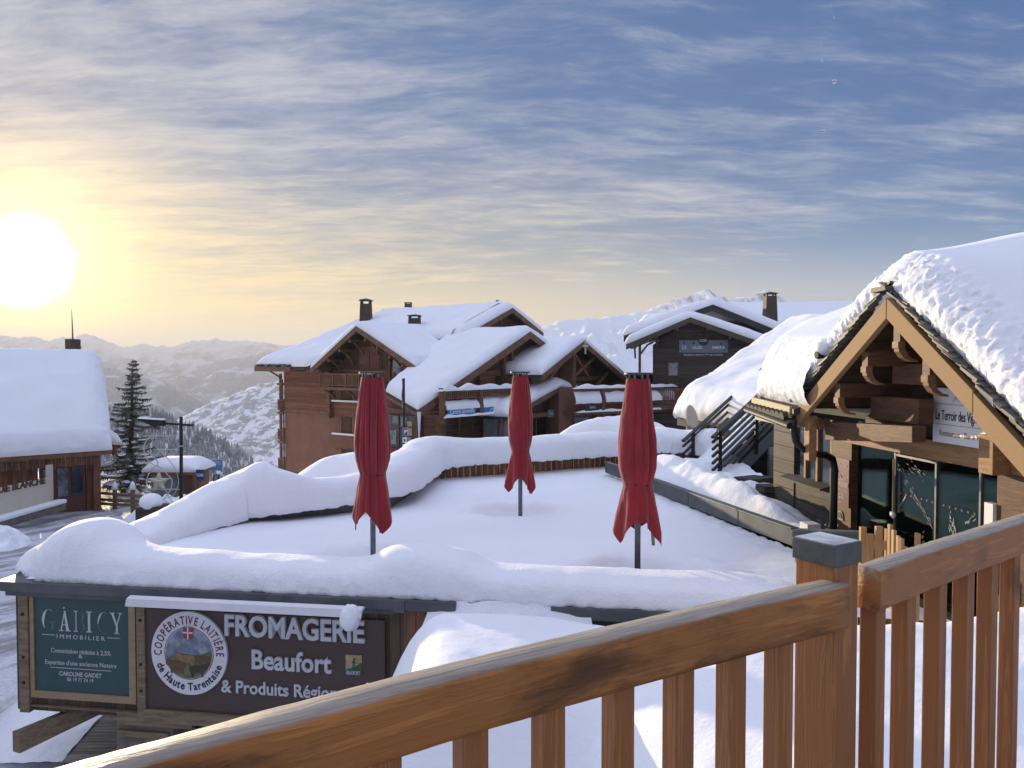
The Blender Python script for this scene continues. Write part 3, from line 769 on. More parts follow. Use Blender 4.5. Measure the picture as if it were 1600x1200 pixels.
# right hand capping: long grey metal segments
mb = MB(); pts = [V((2.4, 19.4, .17)), V((2.72, 18.2, .16)), G1 + V((0, 0, .15)), V((3.5, 15.0, .15)), V((3.95, 13.2, .15)), H1 + V((0, .1, .15))]
for p, q in zip(pts, pts[1:]):
    d = (q - p).normalized() * .012; mb.beam(p + d, q - d, .10, .26); mb.beam(p + d + V((0, 0, .14)), q - d + V((0, 0, .14)), .15, .025)
obj('capping', mb, M['slategrey'], TB, bevel=.008)
mb = MB(); p0 = P(1243, 850, 10.9); p1 = P(1350, 856, 10.0)
mb.beam(p0 + V((0, 0, -.05)), p1 + V((0, 0, -.05)), .08, .46); mb.beam(p0 + V((0, 0, .20)), p1 + V((0, 0, .20)), .14, .04); obj('end_panel', mb, M['slategrey'], TB, bevel=.006)

# snow banks beyond the parapets
def mound(name, c, rx, ry, h, rz=0.0, mat='snow', amp=.08, fr=1.0, p=1.0, n=44, kind='structure', base=-.6):
    mb = MB(); m = Matrix.Rotation(rz, 3, 'Z'); c = V(c)
    def fn(i, j):
        r = (i / (n - 1)) ** .85 * 1.12; a = 2 * math.pi * j / (n * 2)
        q = min(1, r); z = h * (max(0, 1 - q ** 2.2)) ** p - (max(0, r - 1) * 6 * -base if r > 1 else 0) + base * max(0, (r - .95)) 
        d = m @ V((math.cos(a) * rx * r, math.sin(a) * ry * r, 0)); d.z = z
        d.z += amp * h * fbm((c + d) * fr, 1, 4) * min(1, 1.3 - q)
        return c + d
    mb.grid(fn, n, n * 2, cv=True)
    return tag(obj(name, mb, M[mat], smooth=True), kind=kind)
mound('snow_bank', (-3.6, 17.6, .0), 1.6, 1.2, .78, .2)
mound('snow_bank', (3.6, 26.2, -.9), 3.2, 1.6, 1.95, .1, amp=.05)
mound('snow_bank', (-13.5, 33.5, -4.9), 2.6, 1.8, 1.45, .4, 'snow_crust', .2, .9)
mound('snow_bank', (-16.4, 36.9, -4.9), 2.4, 1.2, 1.2, .2, 'snow_crust', .3, 1.1)
mound('snow_bank', (-21.2, 31.0, -4.9), 1.6, 2.4, .95, .5, 'snow_crust', .35, 1.3)

# snow heaped between the terrace and the balcony
def heap():
    mb = MB(); n = .09; x0, x1, y0, y1 = -1.62, 6.5, 2.6, 8.55; nx, ny = int((x1 - x0) / n), int((y1 - y0) / n)
    def rr(d, r): q = min(1, max(0, d / r)); return math.sqrt(max(0, 1 - (1 - q) ** 2))
    def fn(i, j):
        x, y = x0 + i * n, y0 + j * n
        xl = -1.5 + .55 * sstep(y, 4.6, 7.4) * 0 - .10 * (y - 7)
        e = rr(x - xl, .95) * rr(8.45 - y, .5)
        far = sstep(y, 5.5, 6.15 + .25 * math.sin(x * 1.3))
        z = lerp(-.95, .22 - .12 * max(0, x), far) + .05 * fbm((x * .6, y * .6, 1))
        # nearer, taller, sunlit hump
        qx = (x - (.42 + .10 * (6.4 - y))); e2 = rr(qx, 1.7); ey = rr(6.75 - y, .9)
        z2 = -1.0 + 1.55 * e2 * ey + .12 * max(0, x - 1) - .10 * (6 - y) + .05 * fbm((x * .9, y * .9, 5))
        zb = -2.7
        z = zb + (z - zb) * e
        z = max(z, z2) + .04 * math.exp(-((z - z2) / .12) ** 2)
        z += .012 * fbm((x * 7, y * 7, 2))
        return V((x, y, z))
    mb.grid(fn, nx, ny); return mb
tag(obj('snow_heap', heap(), M['snow'], smooth=True), kind='structure')

# ---------------------------------------------------------------- billboards
BG = thing('billboard', 'petrol green estate agency billboard in a tan frame at the left end of the wall', 'sign', FO + FX * .8 + FZ * -1.7 + FN * .05)
def fquad(mb, pl, d0, d1):       # outline given in picture pixels
    mb.prism([FP(x, y, d1) for x, y in pl], FO, FX, FZ, FN, d0, d1); return mb
mb = MB(); a0, zt = FP(45, 919, .05); a1, zb = FP(213, 1101, .05)
fa = .095
fbox(mb, a0, a1, zt - fa, zt, .0, .055); fbox(mb, a0, a1, zb, zb + fa, .0, .055); fbox(mb, a0, a0 + .06, zb + fa, zt - fa, .0, .055); fbox(mb, a1 - fa, a1, zb + fa, zt - fa, .0, .055)
obj('frame', mb, M['frame_tan'], BG, bevel=.005)
mb = MB(); fbox(mb, a0 + .06, a1 - fa, zb + fa, zt - fa, .0, .035); obj('panel', mb, M['sign_green'], BG)
DS = .036
def ftext(name, body, mat, parent, x0, y0, x1, h, d=DS, **k):   # baseline from picture pixel x0,y0 to x1
    a, z = FP(x0, y0, d); b, _ = FP(x1, y0, d)
    return text(name, body, mat, parent, FO + FX * a + FZ * z + FN * d, FX, FZ, h, width=b - a, **k)
def letters(name, strokes, mat, parent, x0, y0, x1, y1, d):      # hand drawn strokes in a 0..1 box
    a0_, z0_ = FP(x0, y1, d); a1_, z1_ = FP(x1, y0, d); mb = MB()
    for pl in strokes: mb.prism([(lerp(a0_, a1_, x), lerp(z0_, z1_, y)) for x, y in pl], FO, FX, FZ, FN, d - .004, d + .003)
    return obj(name, mb, mat, parent)
def arcs(cx, cy, rx, ry, a0, a1, w0, w1, n=14):
    o, i = [], []
    for k in range(n + 1):
        a = R(lerp(a0, a1, k / n)); w = lerp(w0, w1, math.sin(math.pi * k / n))
        o.append((cx + rx * math.cos(a), cy + ry * math.sin(a))); i.append((cx + (rx - w) * math.cos(a), cy + (ry - w * .4) * math.sin(a)))
    return o + i[::-1]
def B(x, y, w, h): return [(x, y), (x + w, y), (x + w, y + h), (x, y + h)]
st = [arcs(.085, .5, .085, .5, 55, 235, .004, .036),
      [(.235, .02), (.250, .02), (.295, .95), (.285, .95)], [(.28, .98), (.300, .98), (.345, 0), (.310, 0)], B(.215, .0, .055, .04), B(.30, .0, .065, .04), B(.25, .28, .05, .05), B(.272, 1.08, .02, .06),
      B(.43, 0, .010, 1), B(.405, .0, .05, .04), B(.405, .96, .05, .04),
      B(.585, .0, .030, 1), B(.565, .0, .07, .05), B(.565, .95, .07, .05),
      arcs(.785, .5, .078, .5, 60, 190, .004, .03),
      [(.875, 1), (.905, 1), (.945, .45), (.93, .42)], [(.99, 1), (1.0, 1), (.955, .45), (.94, .45)], B(.935, .0, .022, .48), B(.86, .96, .06, .04), B(.965, .96, .05, .04), B(.915, 0, .06, .04)]
letters('lettering', st, M['letter'], BG, 66, 958, 189, 984, DS)
st2 = [B(.125, .06, .02, .34), B(.10, .38, .065, .04), arcs(.085, .5, .085, .5, 240, 300, .004, .02), arcs(.485, .74, .05, .24, -90, 90, .004, .022), arcs(.49, .25, .055, .25, -90, 90, .004, .022), arcs(.785, .5, .078, .5, 195, 300, .004, .022)]
letters('lettering', st2, M['letter_dim'], BG, 66, 958, 189, 984, DS)
ftext('lettering', 'IMMOBILIER', M['letter'], BG, 89, 997, 164, .055, spacing=1.5)
for x0_, x1_, y_ in ((66, 86, 990.5), (168, 188, 996.0), (79, 174, 1042.0)):
    (a_, z_), (b_, _) = FP(x0_, y_, DS), FP(x1_, y_, DS); mb = MB(); fbox(mb, a_, b_, z_ - .007, z_, .03, DS + .003); obj('rule', mb, M['letter'], BG)
ftext('lettering', 'Commission réduite à 2,5%', M['letter'], BG, 80, 1019, 173, .06)
ftext('lettering', '&', M['letter'], BG, 123, 1028, 129, .05)
ftext('lettering', "Expertise d'une ancienne Notaire", M['letter'], BG, 71, 1037, 182, .06)
ftext('lettering', 'CAROLINE GAIDET', M['letter'], BG, 93, 1055, 159, .055, bold=.012)
ftext('lettering', '06 19 77 74 19', M['letter'], BG, 105, 1064, 146, .05)

BF = thing('billboard', 'wide dark brown cheese dairy billboard with raised pale letters and round emblem', 'sign', FO + FX * 3.2 + FZ * -1.75 + FN * .05)
a0, zt = FP(227, 936, .05); zb = FP(227, 1106, .05)[1]; a1 = FP(601, 940, .05)[0]
mb = MB(); fbox(mb, a0, a1, zb, zt - .12, .0, .05); obj('panel', mb, M['sign_brown'], BF)
mb = MB(); fbox(mb, a0 - .02, a1 + .1, zb - .16, zb - .003, .0, .09); obj('ledge', mb, M['timber_old'], BF)
D2 = .052
ftext('lettering', 'FROMAGERIE', M['letter'], BF, 354, 990, 571, .255, d=D2, bold=.028, ext=.05)
ftext('lettering', 'Beaufort', M['letter'], BF, 395, 1043, 519, .235, d=D2, bold=.022, ext=.03)
ftext('lettering', '& Produits Régionaux', M['letter'], BF, 347, 1080, 566, .155, d=D2, bold=.018, ext=.02)
# emblem
ca, cz = FP(295, 1021, .09); ER = .515
EO = FO + FX * ca + FZ * cz
mb = MB(); n = 56; mb.prism([(math.cos(2 * math.pi * k / n) * ER, math.sin(2 * math.pi * k / n) * ER * 1.03) for k in range(n)], EO, FX, FZ, FN, .051, .088)
em = obj('emblem', mb, M['logo_white'], BF)
def edisc(name, r0, r, mat, d):
    mb = MB().disc(EO + FN * d, FX, FZ, r, 56, r0); return obj(name, mb, mat, em)
def epoly(name, pls, mat, d):
    mb = MB()
    for pl in pls: mb.prism([(x * ER, y * ER) for x, y in pl], EO, FX, FZ, FN, d - .002, d)
    return obj(name, mb, mat, em)
def m_of(name, c, c2=None): return plain(name, c, .5, 0, .3, 9, c2=c2)
edisc('ring', .325, .335, M['maroon'], .0895)
edisc('picture_sky', 0, .318, m_of('emblem_sky', (.22, .26, .33), (.34, .36, .40)), .0900)
def chord(y0, pts): # landscape layer clipped to the circle
    return [(x, y) for x, y in pts]
rr_ = .612
lim = lambda x: math.sqrt(max(0, rr_ ** 2 - x * x))
def layer(f, n=40):
    xs = [-rr_ + 2 * rr_ * k / n for k in range(n + 1)]
    top = [(x, max(-lim(x), min(lim(x), f(x)))) for x in xs]; bot = [(x, -lim(x)) for x in xs]
    return [p for p in top] + [p for p in bot[::-1][1:-1]]
epoly('picture_mountain', [layer(lambda x: .30 + .22 * (1 - abs(x + .15) * 1.8) + .06 * math.sin(x * 17) + .03 * math.sin(x * 41))], m_of('emblem_mountain', (.10, .14, .20), (.30, .33, .38)), .0925)
epoly('picture_slope', [layer(lambda x: -.02 - .22 * x * (x < 0) * 0 + .18 * x - .05 * math.sin(x * 6))], m_of('emblem_slope', (.10, .14, .045), (.055, .085, .05)), .0950)
epoly('picture_meadow', [layer(lambda x: -.24 + .03 * math.sin(x * 9))], m_of('emblem_meadow', (.13, .15, .05), (.06, .08, .025)), .0975)
def cow(cx, cy, s, f=1):
    body = [(-.26, .02), (-.22, .13), (-.05, .15), (.12, .14), (.22, .17), (.30, .20), (.36, .13), (.33, .04), (.24, .02), (.21, -.05), (.20, -.20), (.15, -.20), (.14, -.07), (-.10, -.08), (-.14, -.20), (-.19, -.20), (-.20, -.07)]
    return [(cx + f * x * s, cy + y * s) for x, y in body]
epoly('picture_cow', [cow(-.03, -.16, .85, -1)], m_of('emblem_cow_fawn', (.27, .15, .06)), .1000)
cb_ = m_of('emblem_cow_brown', (.15, .055, .022))
for cw in (cow(.42, -.14, .6, -1), cow(-.30, -.34, .85, -1)): epoly('picture_cow', [cw], cb_, .1022)
epoly('picture_cow', [cow(.22, -.40, .8, 1)], m_of('emblem_cow_dark', (.045, .035, .022)), .1044)
sh = [(-.13, .66), (.13, .66), (.13, .44), (.07, .36), (-.07, .36), (-.13, .44)]
epoly('shield', [sh], M['logo_red'], .1066)
epoly('shield_cross', [B(-.018, .365, .036, .295), B(-.13, .505, .26, .036)], M['logo_white'], .1085)
text('lettering', 'COOPÉRATIVE LAITIÈRE', M['maroon'], em, EO + FN * .0885, FX, FZ, .105, arc=(.372, R(187), R(-4), False), bold=.012)
text('lettering', 'de Haute Tarentaise', M['ink'], em, EO + FN * .0885, FX, FZ, .095, arc=(.470, R(200), R(343), True), bold=.022)
# small footpath plaque on the board
x0, y0, x1, y1 = 540, 1023, 565.5, 1055
mb = MB(); fpx(mb, x0, y0, x1, y1, .05, .062); pq = obj('plaque', mb, m_of('plaque_tan', (.40, .32, .17)), BF)
pa0, pz1 = FP(x0, y0, .062); pa1, pz0 = FP(x1, y1, .062)
def plq(name, pls, mat, d):
    mb = MB()
    for pl in pls: mb.prism([(lerp(pa0, pa1, x), lerp(pz0, pz1, y)) for x, y in pl], FO, FX, FZ, FN, d - .003, d)
    return obj(name, mb, mat, pq)
gm = m_of('plaque_green', (.020, .085, .032))
plq('plaque_hill', [[(0, 0), (1, 0), (1, .62), (.85, .60), (.7, .47), (.55, .42), (.35, .33), (.15, .30), (0, .22)]], gm, .065)
plq('plaque_walker', [[(.48, .80), (.53, .86), (.60, .84), (.60, .76), (.56, .73), (.60, .60), (.55, .48), (.62, .33), (.56, .32), (.50, .46), (.44, .36), (.38, .36), (.46, .52), (.44, .62), (.38, .56), (.36, .58), (.46, .74)]], gm, .068)
a, z = FP(541.5, 1053.5, .065); text('lettering', 'BEAUFORT', M['letter'], pq, FO + FX * a + FZ * z + FN * .0655, FX, FZ, .045, width=(pa1 - pa0) * .84, bold=.02, ext=.003)
# posts and rails the boards are fixed to
PF = thing('billboard_stand', 'weathered timber posts and rails that carry the two billboards', 'stand', FO + FX * 1.5 + FZ * -2.4)
mb = MB()
for xa, xb in ((30, 45), (214, 227)):
    p0, _ = FP(xa, 1000, .06); p1, _ = FP(xb, 1000, .06); mb = MB(); fbox(mb, p0, p1, FP(xa, 1112, .06)[1] - (.12 if xa > 100 else 0), -.2, .0, .075); o_ = obj('post', mb, M['timber_old'], PF, bevel=.006)
    mbb = MB()
    for zz in (-.45, -1.02, -1.36):
        c = FO + FX * ((p0 + p1) / 2) + FZ * zz; mbb.tube([c + FN * .07, c + FN * .088], .02, 8)
    obj('bolt', mbb, M['black'], o_)
mb = MB(); fpx(mb, 45, 1102, 214, 1116, .0, .07); obj('rail', mb, M['timber_old'], PF, bevel=.006)
mb = MB(); a, z = FP(52, 1116, .0); p = FO + FX * a + FZ * z
mb.hexa([p + FN * .35 + V((0, 0, -.32)), p + FX * .10 + FN * .35 + V((0, 0, -.34)), p + FX * .95 - FN * .9 + V((0, 0, -.06)), p + FX * .82 - FN * .9 + V((0, 0, -.06))],
        [p + FN * .35 + V((0, 0, -.06)), p + FX * .10 + FN * .35 + V((0, 0, -.06)), p + FX * .95 - FN * .9 + V((0, 0, .10)), p + FX * .82 - FN * .9 + V((0, 0, .10))]); obj('bracket', mb, M['timber_old'], PF)
mb = MB(); fpx(mb, 182, 1112, 270, 1190, -.5, -.02); obj('plinth', mb, M['stone'], PF)
mb = MB(); fpx(mb, 182, 1112, 300, 1140, -.02, .05); fpx(mb, 182, 1141, 262, 1156, -.02, .04); obj('rail', mb, M['timber_old'], PF)
# lamp trough over the brown board
LT = thing('sign_lamp', 'long white lamp trough on brackets above the brown billboard', 'lamp', FO + FX * 3.0 + FZ * -.35 + FN * .3)
dl = .42
aL, zL = FP(199, 940, dl); aR, _ = FP(566, 958, dl)
mb = MB(); q = lambda a, z, d: FO + FX * a + FZ * z + FN * d
prof = [(.30, .02), (.36, .05), (.44, .03), (.47, -.055), (.44, -.06), (.41, .0), (.36, .015)]
mb.prism(prof, FO + FX * aL + FZ * (zL + .012), FN, FZ, FX, 0, aR - aL); obj('trough', mb, M['lampwhite'], LT)
for px in (253, 348, 447):
    a, _ = FP(px, 930, .1); mb = MB(); mb.beam(q(a, -.22, .02), q(a, zL + .01, .38), .022, .022); mb.beam(q(a, -.28, .03), q(a, -.16, .03), .022, .022); obj('arm', mb, M['lampwhite'], LT)
a, _ = FP(548, 950, .4); mb = MB(); mb.ball(q(a, zL - .06, .42), (.125, .12, .155), 22, 16, .12, 4.0); obj('snow_clump', mb, M['snow_crust'], LT, smooth=True)

# boardwalk below the billboards
mb = MB()
p0, p1, p2, p3 = PZ(95, 1185, -2.62), PZ(235, 1185, -2.62), PZ(262, 1106, -2.62), PZ(172, 1108, -2.62)
n = 16
for k in range(n):
    a = lerp(p0, p3, k / n); b = lerp(p1, p2, k / n); c = lerp(p1, p2, (k + .9) / n); d = lerp(p0, p3, (k + .9) / n); mb.slab([a, b, c, d], .06)
bw = obj('boardwalk', mb, M['deck']); tag(bw, 'grey plank boardwalk on the ground below the billboards', 'boardwalk')
def patch():
    mb = MB(); a, b, c, d = PZ(-30, 1200, -2.66), PZ(96, 1195, -2.66), PZ(178, 1103, -2.66), PZ(110, 1098, -2.66)
    f = quad(a, b, c, d); mb.grid(lambda i, j: f(i / 29, j / 29) + V((0, 0, .06 + .05 * fbm(f(i / 29, j / 29), 2.2))), 30, 30); return mb
tag(obj('trampled_snow', patch(), M['snow_crust'], smooth=True), kind='structure')

# ---------------------------------------------------------------- closed parasols
def parasol(base, h, label, nf, seed, tails, wid=1.0):
    rnd = random.Random(seed); B_ = V(base)
    t = thing('closed_parasol', label, 'parasol', B_, rnd.uniform(0, 6.28), 'closed red parasols on the terrace')
    hz = h - .07
    prof = [(0, .145), (.06, .156), (.25, .184), (.5, .214), (.8, .241), (1.0, .250), (1.2, .236), (1.34, .200), (1.42, .172), (1.48, .182), (1.62, .208), (1.8, .235), (2.05, .264), (2.4, .29)]
    NA, NZ = 220, 90
    ph = [rnd.uniform(-.22, .22) for _ in range(nf)]; dp = [rnd.uniform(.35, 1.35) for _ in range(nf)]
    def tail(a):
        z = 1.90
        for ta, tl, tw in tails:
            d = abs((a - R(ta) + math.pi) % (2 * math.pi) - math.pi)
            z = max(z, tl - (d / R(tw)) * (tl - 1.80))
        return z
    def fn(i, j):
        a = 2 * math.pi * i / NA; L = tail(a); s = L * (j / (NZ - 1)); r = interp(s, prof) * wid
        f = (a + .34 * math.sin(2 * a + seed) + .18 * math.sin(3 * a + 2 * seed)) / (2 * math.pi) * nf + nf; k = int(f) % nf; u = f - int(f) + .12 * math.sin(s * 2.2 + ph[k] * 9)
        fold = abs(math.sin(math.pi * (u + ph[k] * .3)))
        amp = interp(s, [(0, .14), (.2, .24), (.9, .32), (1.36, .13), (1.42, .07), (1.5, .10), (2.3, .16)]) * dp[k]
        r *= 1 + .08 - amp * (1 - fold) ** 1.6
        r += .012 * fbm((math.cos(a) * 2, math.sin(a) * 2, s * 2.2 + seed), 1, 3)
        if s > 1.46: r += (.035 * math.sin(a * 4 + seed) + .015 * math.sin(a * 7 + seed * 2)) * min(1, (s - 1.46) * 1.6)
        return B_ + V((math.cos(a) * r, math.sin(a) * r, hz - s))
    mb = MB(); mb.grid(fn, NA, NZ, cu=True); c = obj('canopy', mb, M['red'], t, smooth=True)
    so = c.modifiers.new('cloth', 'SOLIDIFY'); so.thickness = .006; so.offset = -1
    mb = MB(); mb.grid(lambda i, j: B_ + V((math.cos(2 * math.pi * i / 48) * (.185 + .008 * math.cos(j / 7 * 6.28)) * wid, math.sin(2 * math.pi * i / 48) * (.185 + .008 * math.cos(j / 7 * 6.28)) * wid, hz - 1.415 + .016 * math.sin(j / 7 * 6.28) + .012 * math.sin(i * .26))), 48, 7, cu=True, cv=True)
    obj('strap', mb, plain('dark_red_strap', (.05, .006, .008), .8), c, smooth=True)
    mb = MB(); mb.tube([B_ + V((0, 0, -.35)), B_ + V((0, 0, h - .03))], .041, 16); obj('pole', mb, M['steel'], t, smooth=True)
    mb = MB(); mb.tube([B_ + V((0, 0, h - .012)), B_ + V((0, 0, h + .012))], .19, 24); obj('top_plate', mb, M['graymetal'], t)
    for k in range(8):
        a = 2 * math.pi * k / 8 + .2; p = B_ + V((math.cos(a) * .13, math.sin(a) * .13, 0))
        mb = MB(); mb.tube([p + V((0, 0, h - .10)), p + V((0, 0, h - .01))], .012, 6); obj('hub_pin', mb, M['steel'], t)
        p = B_ + V((math.cos(a) * .10, math.sin(a) * .10, 0)); q_ = B_ + V((math.cos(a) * .14, math.sin(a) * .14, 0))
        mb = MB(); mb.beam(p + V((0, 0, h - .12)), q_ + V((0, 0, .78)), .020, .03); obj('rib', mb, M['steel'], t)
    r_ = R(tails[1][0]); p = B_ + V((math.cos(r_) * .16, math.sin(r_) * .16, 0))
    mb = MB(); mb.beam(p + V((0, 0, 1.2)), B_ + V((math.cos(r_) * .215, math.sin(r_) * .215, h - .07 - tails[1][1] + .01)), .03, .04); obj('rib', mb, M['steel'], t)
    return t
parasol((U1.x, U1.y, -.05), 2.74, 'closed red parasol on the left of the terrace, in front of the brown hotel wall', 9, 3, [(205, 2.24, 75), (312, 2.27, 72), (10, 2.2, 60), (95, 2.2, 70)], .98)
parasol((U2.x, U2.y, -.05), 2.70, 'closed red parasol farthest back on the terrace, in front of the shop porch', 9, 8, [(205, 2.20, 78), (330, 2.23, 70), (60, 2.12, 70)], .87)
parasol((U3.x, U3.y, -.05), 2.74, 'closed red parasol nearest the balcony, its pole in a trodden hollow', 8, 15, [(200, 2.21, 66), (338, 2.25, 66), (85, 2.12, 80)], 1.0)

# ---------------------------------------------------------------- balcony railing in the foreground
RA = math.atan2(.53, .85); RO = V((.692, 1.672, 1.3))
RL = thing('balcony_railing', 'orange larch balcony railing with square balusters crossing the foreground', 'railing', RO, RA)
ZR = 2.385
def rail(name, pts, w, h):
    """hand rail with rounded arrises along ground points"""
    mb = MB(); sec = []
    for k in range(20):
        a = 2 * math.pi * k / 20; c, s = math.cos(a), math.sin(a)
        e = .30 if s > 0 else .14
        sec.append((w / 2 * math.copysign(abs(c) ** e, c), h / 2 * math.copysign(abs(s) ** (e + .12), s)))
    n = 60; L = len(pts) - 1; rows = []
    for i in range(n):
        t = i / (n - 1) * L; k = min(int(t), L - 1); f = t - k
        p0, p1, p2, p3 = pts[max(0, k - 1)], pts[k], pts[k + 1], pts[min(L, k + 2)]
        c = .5 * ((2 * p1) + (-p0 + p2) * f + (2 * p0 - 5 * p1 + 4 * p2 - p3) * f * f + (-p0 + 3 * p1 - 3 * p2 + p3) * f ** 3)
        rows.append(c)
    def fn(i, j):
        d = (rows[min(n - 1, i + 1)] - rows[max(0, i - 1)]).normalized(); sd = V((d.y, -d.x, 0)); x, z = sec[j]
        return rows[i] + sd * x + V((0, 0, z + .0012 * fbm((i * .7, j * .9, 3))))
    mb.grid(fn, n, 20, cv=True); mb.f += [list(range(20)), [(n - 1) * 20 + k for k in range(20)][::-1]]
    o = obj(name, mb, M['rail'], RL, smooth=True)
    return o
HR, WR = .098, .062
def far_edge(px, py):            # far top edge of the rail -> centre line point
    p = PZ(px, py, ZR); d = V((.85, .53, 0)).normalized(); return V((p.x, p.y, ZR - HR / 2)) + V((d.y, -d.x, 0)) * (WR / 2 - .006)
left_pts = [far_edge(x, y) for x, y in ((1293, 901.5), (1120, 938), (960, 973.5), (800, 1010), (640, 1048.5), (480, 1089.5), (320, 1133), (190, 1168), (60, 1203))]
dirL = (left_pts[-1] - left_pts[-2]); left_pts += [left_pts[-1] + dirL * 1.5, left_pts[-1] + dirL * 4]
rail('handrail', left_pts, WR, HR)
right_pts = [far_edge(x, y) for x, y in ((1338, 882), (1400, 861), (1450, 845.5), (1520, 824), (1584, 805))]
rail('handrail', right_pts, WR, HR)
dR = (right_pts[-1] - right_pts[-3]).normalized()
rail('handrail', [right_pts[-1] + dR * .004, right_pts[-1] + dR * .6, right_pts[-1] + dR * 1.4], WR, HR)
def on_line(pts, px):            # where a sight line's vertical plane meets the rail's centre line
    k = (px - 800) / F
    best = None
    for p, q in zip(pts, pts[1:]):
        a, b = p.x - k * p.y * 1.0, q.x - k * q.y
        if a * b <= 0: best = lerp(p, q, a / (a - b)); break
    return best
bcen = []
for px in (596, 735, 858, 968.5, 1064, 1147, 1222): bcen.append((on_line(left_pts, px * 1.0 - 1), RA))
for pxl in (595 - 155, 595 - 345): bcen.append((on_line(left_pts, pxl), RA))
for px in (1369, 1417.5, 1467, 1511, 1549, 1584): bcen.append((on_line(right_pts, px), RA + .08))
bcen.append((right_pts[-1] + dR * .16, RA)); bcen.append((right_pts[-1] + dR * .31, RA)); bcen.append((right_pts[-1] + dR * .46, RA))
for c, a in bcen:
    if c is None: continue
    mb = MB(); mb.box((c.x, c.y, (1.42 + ZR - HR + .01) / 2), (.044, .040, ZR - HR + .01 - 1.42), a); obj('baluster', mb, M['baluster'], RL, bevel=.003)
mb = MB()
for pts in (left_pts[:-1], right_pts):
    for p, q in zip(pts, pts[1:]): mb.beam(V((p.x, p.y, 1.40)), V((q.x, q.y, 1.40)), .06, .09)
obj('bottom_rail', mb, M['rail'], RL)
mb = MB(); pc = V((.690, 1.672, 0)); mb.box((pc.x, pc.y, (1.2 + 2.425) / 2), (.083, .098, 2.425 - 1.2), RA); po = obj('post', mb, M['post'], RL, bevel=.003)
mb = MB(); mb.box((pc.x, pc.y, 2.4385), (.094, .108, .046), RA); cp = obj('cap', mb, M['zinc'], po, bevel=.002)
mb = MB(); mb.box((pc.x, pc.y, 2.4625), (.086, .100, .002), RA); obj('frost_film', mb, M['frost'], cp)
mb = MB(); n_ = V((-.53, .85, 0)).normalized(); d_ = V((.85, .53, 0)).normalized()
for k in range(14):
    c = V((.6, 1.62, 1.16)) - n_ * (.145 * k); mb.beam(c - d_ * 2.2, c + d_ * 2.6, .138, .03)
dk = obj('balcony_deck', mb, M['deck']); tag(dk, 'grey plank deck of the balcony behind the larch railing', 'deck')
# ---------------------------------------------------------------- large chalet hotel in the middle distance
HA = math.atan2(-.6, .8); HO = V((-19.6, 66, 0)); HL = frame(HO, HA)
HT = thing('chalet_hotel', 'large red-brown chalet hotel with snowy gabled roofs, balconies and ground floor shops', 'hotel', (-19.6, 66, -9), HA)
def hb(): return MB(HL)
def hpart(name, mb, mat, parent=None, **k): return obj(name, mb, M[mat] if isinstance(mat, str) else mat, parent or HT, **k)
# walls
m = hb(); m.bb(0, 14, 0, 16, -1.3, 2.35); hpart('wall', m, 'hotel_wood')
m = hb(); m.bb(.03, 14, .05, 16, -14, -1.3); hpart('wall', m, 'hotel_stucco')
m = hb(); m.bb(-.04, 6.2, -.06, .0, -1.42, -1.22); m.bb(-.04, 9.9, -.04, .05, -6.75, -6.6); hpart('string_course', m, 'hotel_trim')
m = hb(); m.bb(6.0, 6.35, -.35, .0, -1.45, 2.2); m.bb(5.95, 6.4, -.42, .0, -1.7, -1.45); hpart('corner_post', m, 'hotel_trim')
m = hb(); m.bb(15.6, 20.5, -2.6, 6, -7, .45); m.bb(14, 17.0, -.02, 10, -9, 2.2); hpart('wall', m, 'hotel_wood')
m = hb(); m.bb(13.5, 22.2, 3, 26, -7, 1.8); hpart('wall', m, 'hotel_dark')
# windows with shutters on the render
for zs in (-.30, -2.95, -5.55):
    w = hpart('window', hb().bb(7.5, 8.6, -.03, .05, zs + .1, zs + 1.35), 'hotel_dark')
    hpart('pane', hb().bb(7.58, 8.52, -.045, -.032, zs + .18, zs + 1.28), 'hotel_dark', w)
    for x in (6.75, 8.7): hpart('shutter', hb().bb(x, x + .68, -.06, -.005 + .05, zs + .08, zs + 1.38), 'hotel_trim')
    hpart('sill_snow', hb().bb(6.5, 9.7, -.28, .0, zs - .06, zs + .07), 'snow_far', w)
# stacked end balconies
for k, zf in enumerate((1.0, -1.5, -4.05, -6.6, -9.1)):
    b = hpart('balcony', hb().bb(-1.25, 0, .2, 8.5, zf - .2, zf), 'hotel_trim')
    if k:
        m = hb(); m.bb(-1.25, -1.17, .2, 8.5, zf + .95, zf + 1.05); m.bb(-1.25, 0, .2, .28, zf + .95, zf + 1.05); m.bb(-1.25, -1.17, .2, 8.5, zf + .12, zf + .2); m.bb(-1.25, 0, .2, .28, zf + .12, zf + .2)
        for q in range(9): m.bb(-1.22 + q * .14, -1.16 + q * .14, .21, .26, zf + .2, zf + .95)
        for q in range(50): m.bb(-1.23, -1.18, .3 + q * .16, .36 + q * .16, zf + .2, zf + .95)
        hpart('balustrade', m, 'hotel_trim', b)
for y in (.25, 4.2, 8.3): hpart('balcony_post', hb().bb(-1.05, -.85, y, y + .18, -11, 1.8), 'hotel_trim')
m = hb(); m.tube([(-1.0, -1.0, 2.2), (-.3, -.35, 1.6), (-.05, -.12, 1.3), (-.05, -.12, -1.4), (.03, -.08, -1.8), (.03, -.08, -12)], .07, 8); hpart('downpipe', m, 'chimney')
